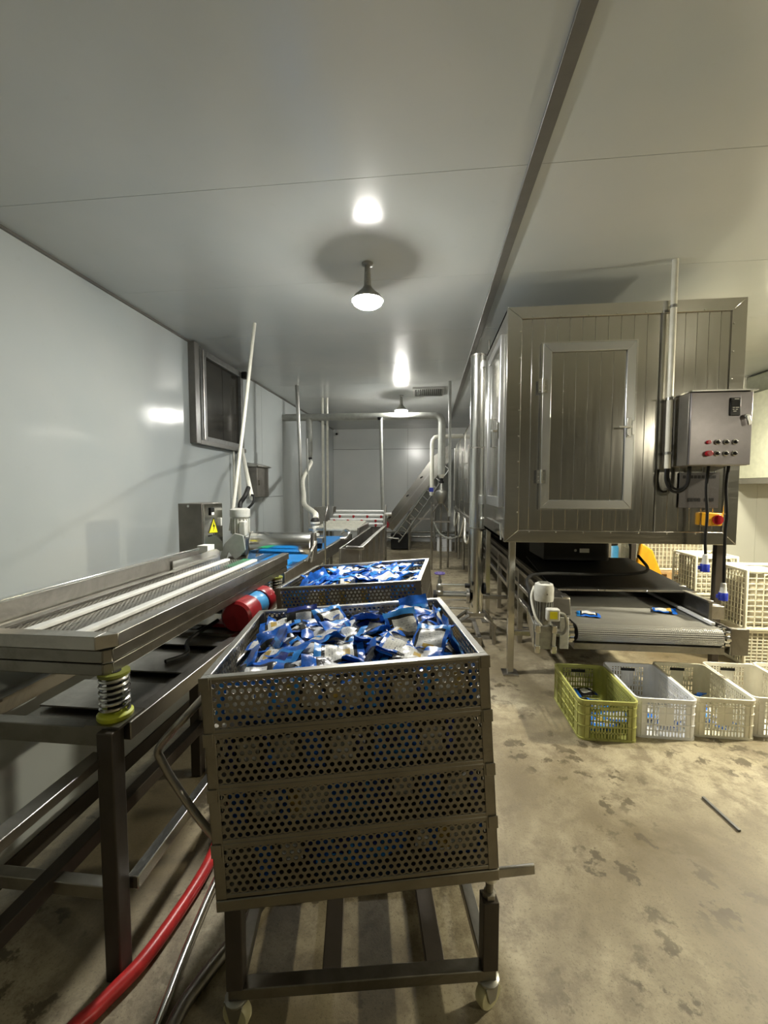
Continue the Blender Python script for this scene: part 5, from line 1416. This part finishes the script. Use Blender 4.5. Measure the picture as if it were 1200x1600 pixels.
MB().tube(smooth_path([(0.1, 8.1, 0.95), (0.22, 8.1, 0.72), (0.42, 8.1, 0.62), (0.62, 8.1, 0.7), (0.66, 8.1, 0.95)]), 0.018, 8).build('drain_hose', 'grey_duct', st)

# ------------------------------------------------------------------ washing line: trough, slat conveyor, roller rack, hopper
wt = thing('wash_trough', 'open stainless steel wash trough beside the slatted conveyor', 'trough', (-0.86, 5.8, 0))
MB().box(-0.745, -0.725, 4.5, 7.1, 0.40, 0.95).build('trough_wall', 'steel_work', wt, 0.004)
MB().box(-0.98, -0.96, 4.5, 7.1, 0.40, 0.93).build('trough_wall', 'steel_work', wt, 0.004)
MB().box(-0.96, -0.745, 4.5, 4.52, 0.40, 0.93).build('trough_wall', 'steel_work', wt, 0.004)
MB().box(-0.96, -0.745, 7.08, 7.1, 0.40, 0.93).build('trough_wall', 'steel_work', wt, 0.004)
MB().box(-0.96, -0.745, 4.52, 7.08, 0.40, 0.42).build('trough_floor', 'steel_dark', wt)
MB().box(-0.90, -0.70, 4.47, 4.54, 0.92, 0.955).build('front_lip', 'steel_bright', wt, 0.004)
MB().box(-0.75, -0.70, 4.54, 7.1, 0.945, 0.96).build('rim', 'steel_work', wt, 0.004)
for y in (4.9, 5.5, 6.1, 6.7):
    MB().box(-0.725, -0.70, y - 0.02, y + 0.02, 0.42, 0.945).build('stiffener', 'steel_work', wt)
for y in (4.6, 5.8, 7.0):
    for x in (-0.95, -0.755):
        MB().box(x - 0.022, x + 0.022, y - 0.022, y + 0.022, 0, 0.40).build('leg', 'steel_dark', wt)
sv = thing('slatted_conveyor', 'slatted roller conveyor in front of the roller rack', 'conveyor', (-1.3, 6.3, 0))
for k in range(7):
    y = 5.95 + k * 0.14
    MB().cyl((-1.66, y, 0.985 + 0.008 * k), (-1.02, y, 0.985 + 0.008 * k), 0.022, n=10).build('roller', 'insulation', sv)
for x in (-1.68, -1.0):
    MB().box(x - 0.015, x + 0.015, 5.9, 6.9, 0.88, 1.02).build('side_beam', 'steel_work', sv, 0.003)
    for y in (6.0, 6.8):
        MB().box(x - 0.02, x + 0.02, y - 0.02, y + 0.02, 0, 0.88).build('leg', 'steel_dark', sv)
rr_ = thing('roller_rack', 'rack of pale spray bars with red nozzles behind the slatted conveyor', 'machine', (-1.25, 7.1, 0))
for k, z in enumerate((0.98, 1.05, 1.12, 1.19)):
    x0 = -1.72 + 0.04 * k
    b = MB().cyl((x0, 7.0 + 0.05 * k, z), (-0.76, 7.0 + 0.05 * k, z), 0.022, n=10).build('spray_bar', 'white_strip', rr_)
    if k < 3:
        for q in range(4):
            x = x0 + 0.12 + q * 0.24 - 0.05 * (k % 2)
            MB().cyl((x, 6.985 + 0.05 * k, z - 0.01), (x, 6.96 + 0.05 * k, z - 0.035), 0.024, 0.014, 8).build('nozzle', 'red_button', b)
        MB().box(x0, -0.78, 7.02 + 0.05 * k, 7.03 + 0.05 * k, z + 0.005, z + 0.05).build('backing_strip', 'aluminium', b)
for x in (-1.76, -0.73):
    MB().prism([(6.9, 0.86), (6.9, 1.02), (7.15, 1.30), (7.25, 1.30), (7.25, 0.86)], x - 0.012, x + 0.012, 'x').build('end_plate', 'steel_work', rr_, 0.004)
    MB().box(x - 0.02, x + 0.02, 7.1, 7.14, 0, 0.86).build('leg', 'steel_dark', rr_)
MB().cyl((-0.72, 7.05, 1.15), (-0.62, 7.05, 1.15), 0.03, n=12).build('bar_end', 'steel_bright', rr_)
hp_ = thing('feed_hopper', 'steel feed hopper box under the white riser pipes', 'hopper', (-1.9, 7.4, 0))
MB().prism([(-2.04, 1.25), (-1.70, 1.25), (-1.72, 1.0), (-1.82, 0.88), (-2.0, 0.92)], 7.3, 7.6, 'y').build('hopper_body', 'steel_work', hp_, 0.006)
MB().prism([(-1.74, 1.27), (-1.68, 1.27), (-1.70, 1.0), (-1.76, 0.92)], 7.26, 7.30, 'y').build('hopper_chute', 'aluminium', hp_, 0.004)
for x in (-1.98, -1.76):
    MB().box(x - 0.02, x + 0.02, 7.4, 7.44, 0, 0.92).build('leg', 'steel_dark', hp_)

# ------------------------------------------------------------------ inclined elevator conveyor
el = thing('inclined_elevator', 'inclined stainless steel elevator conveyor rising toward the tunnel', 'conveyor', (-0.4, 10.8, 0))
MB().prism([(-1.13, 0.70), (0.12, 2.385), (0.50, 2.66), (0.50, 2.24), (0.19, 1.87), (-0.90, 0.50)], 10.55, 10.57, 'y').build('trough_side', 'steel_trim', el, 0.004)
MB().prism([(-1.13, 0.70), (0.12, 2.385), (0.50, 2.66), (0.50, 2.24), (0.19, 1.87), (-0.90, 0.50)], 11.13, 11.15, 'y').build('trough_side', 'steel_trim', el, 0.004)
MB().prism([(-1.05, 0.62), (0.40, 2.45), (0.46, 2.38), (-0.99, 0.55)], 10.57, 11.13, 'y').build('belt', 'black_rubber', el)
MB().bar((-1.02, 10.55, 0.62), (0.16, 10.55, 2.12), 0.015, 0.02).build('trough_fold', 'steel_bright', el)
for x, z in ((-1.0, 0.86), (-0.55, 1.42), (-0.2, 1.88)):
    MB().bar((x, 10.54, z - 0.04), (x + 0.06, 10.54, z + 0.0), 0.02, 0.03).build('flight_tab', 'black_rubber', el)
for off in (0.0, 0.17):
    MB().tube(smooth_path([(-1.10, 10.5, 0.36 - 0.02), (-0.92 + off, 10.5, 0.345 - off * 0.2), (-0.80 + off, 10.5, 0.46 - off * 0.6), (0.44 + off * 0.55, 10.5, 2.22 - off * 0.8)], 6), 0.018, 8).build('ladder_rail', 'steel_bright', el)
for k in range(12):
    t = k / 11
    x = -0.78 + 1.18 * t; z = 0.49 + 1.66 * t
    MB().bar((x - 0.01, 10.5, z + 0.01), (x + 0.14, 10.5, z - 0.12), 0.02, 0.02).build('ladder_rung', 'steel_bright', el)
for x, zt in ((-0.475, 1.0), (0.17, 1.85)):
    for y in (10.6, 11.1):
        MB().cyl((x, y, 0), (x, y, zt), 0.03, n=8).build('leg', 'steel_work', el)
MB().box(-0.47, 0.17, 10.58, 10.62, 0.79, 0.83).build('cross_beam', 'steel_work', el)
MB().bar((-0.45, 10.6, 0.45), (0.3, 10.6, 1.35), 0.03, 0.03).build('diagonal_brace', 'steel_work', el)
MB().box(-0.95, -0.5, 10.6, 11.0, 0.02, 0.42).build('drive_box', 'black_plastic', el, 0.02)
MB().lathe([(0.03, 10.40), (0.10, 10.41), (0.10, 10.50), (0.03, 10.52)], (-1.08, 0, 0.66), 18, 'y').build('drive_hub', 'red_paint', el)
crate(0.24, 10.5, 0.36, 0.5, 0.32, 'white_plastic_cool', 'small white crate on the floor far back under the tunnel end')
cm = thing('security_camera', 'small white security camera high on the far wall', 'camera', (-2.69, 12.3, 3.2))
MB().cyl((-2.69, 12.33, 3.22), (-2.69, 12.16, 3.18), 0.045, n=14).build('camera_body', 'white_paint', cm)
MB().cyl((-2.69, 12.16, 3.18), (-2.69, 12.14, 3.176), 0.035, n=14).build('camera_lens', 'black_plastic', cm)
MB().box(-2.71, -2.67, 12.26, 12.34, 3.22, 3.32).build('camera_bracket', 'white_paint', cm)
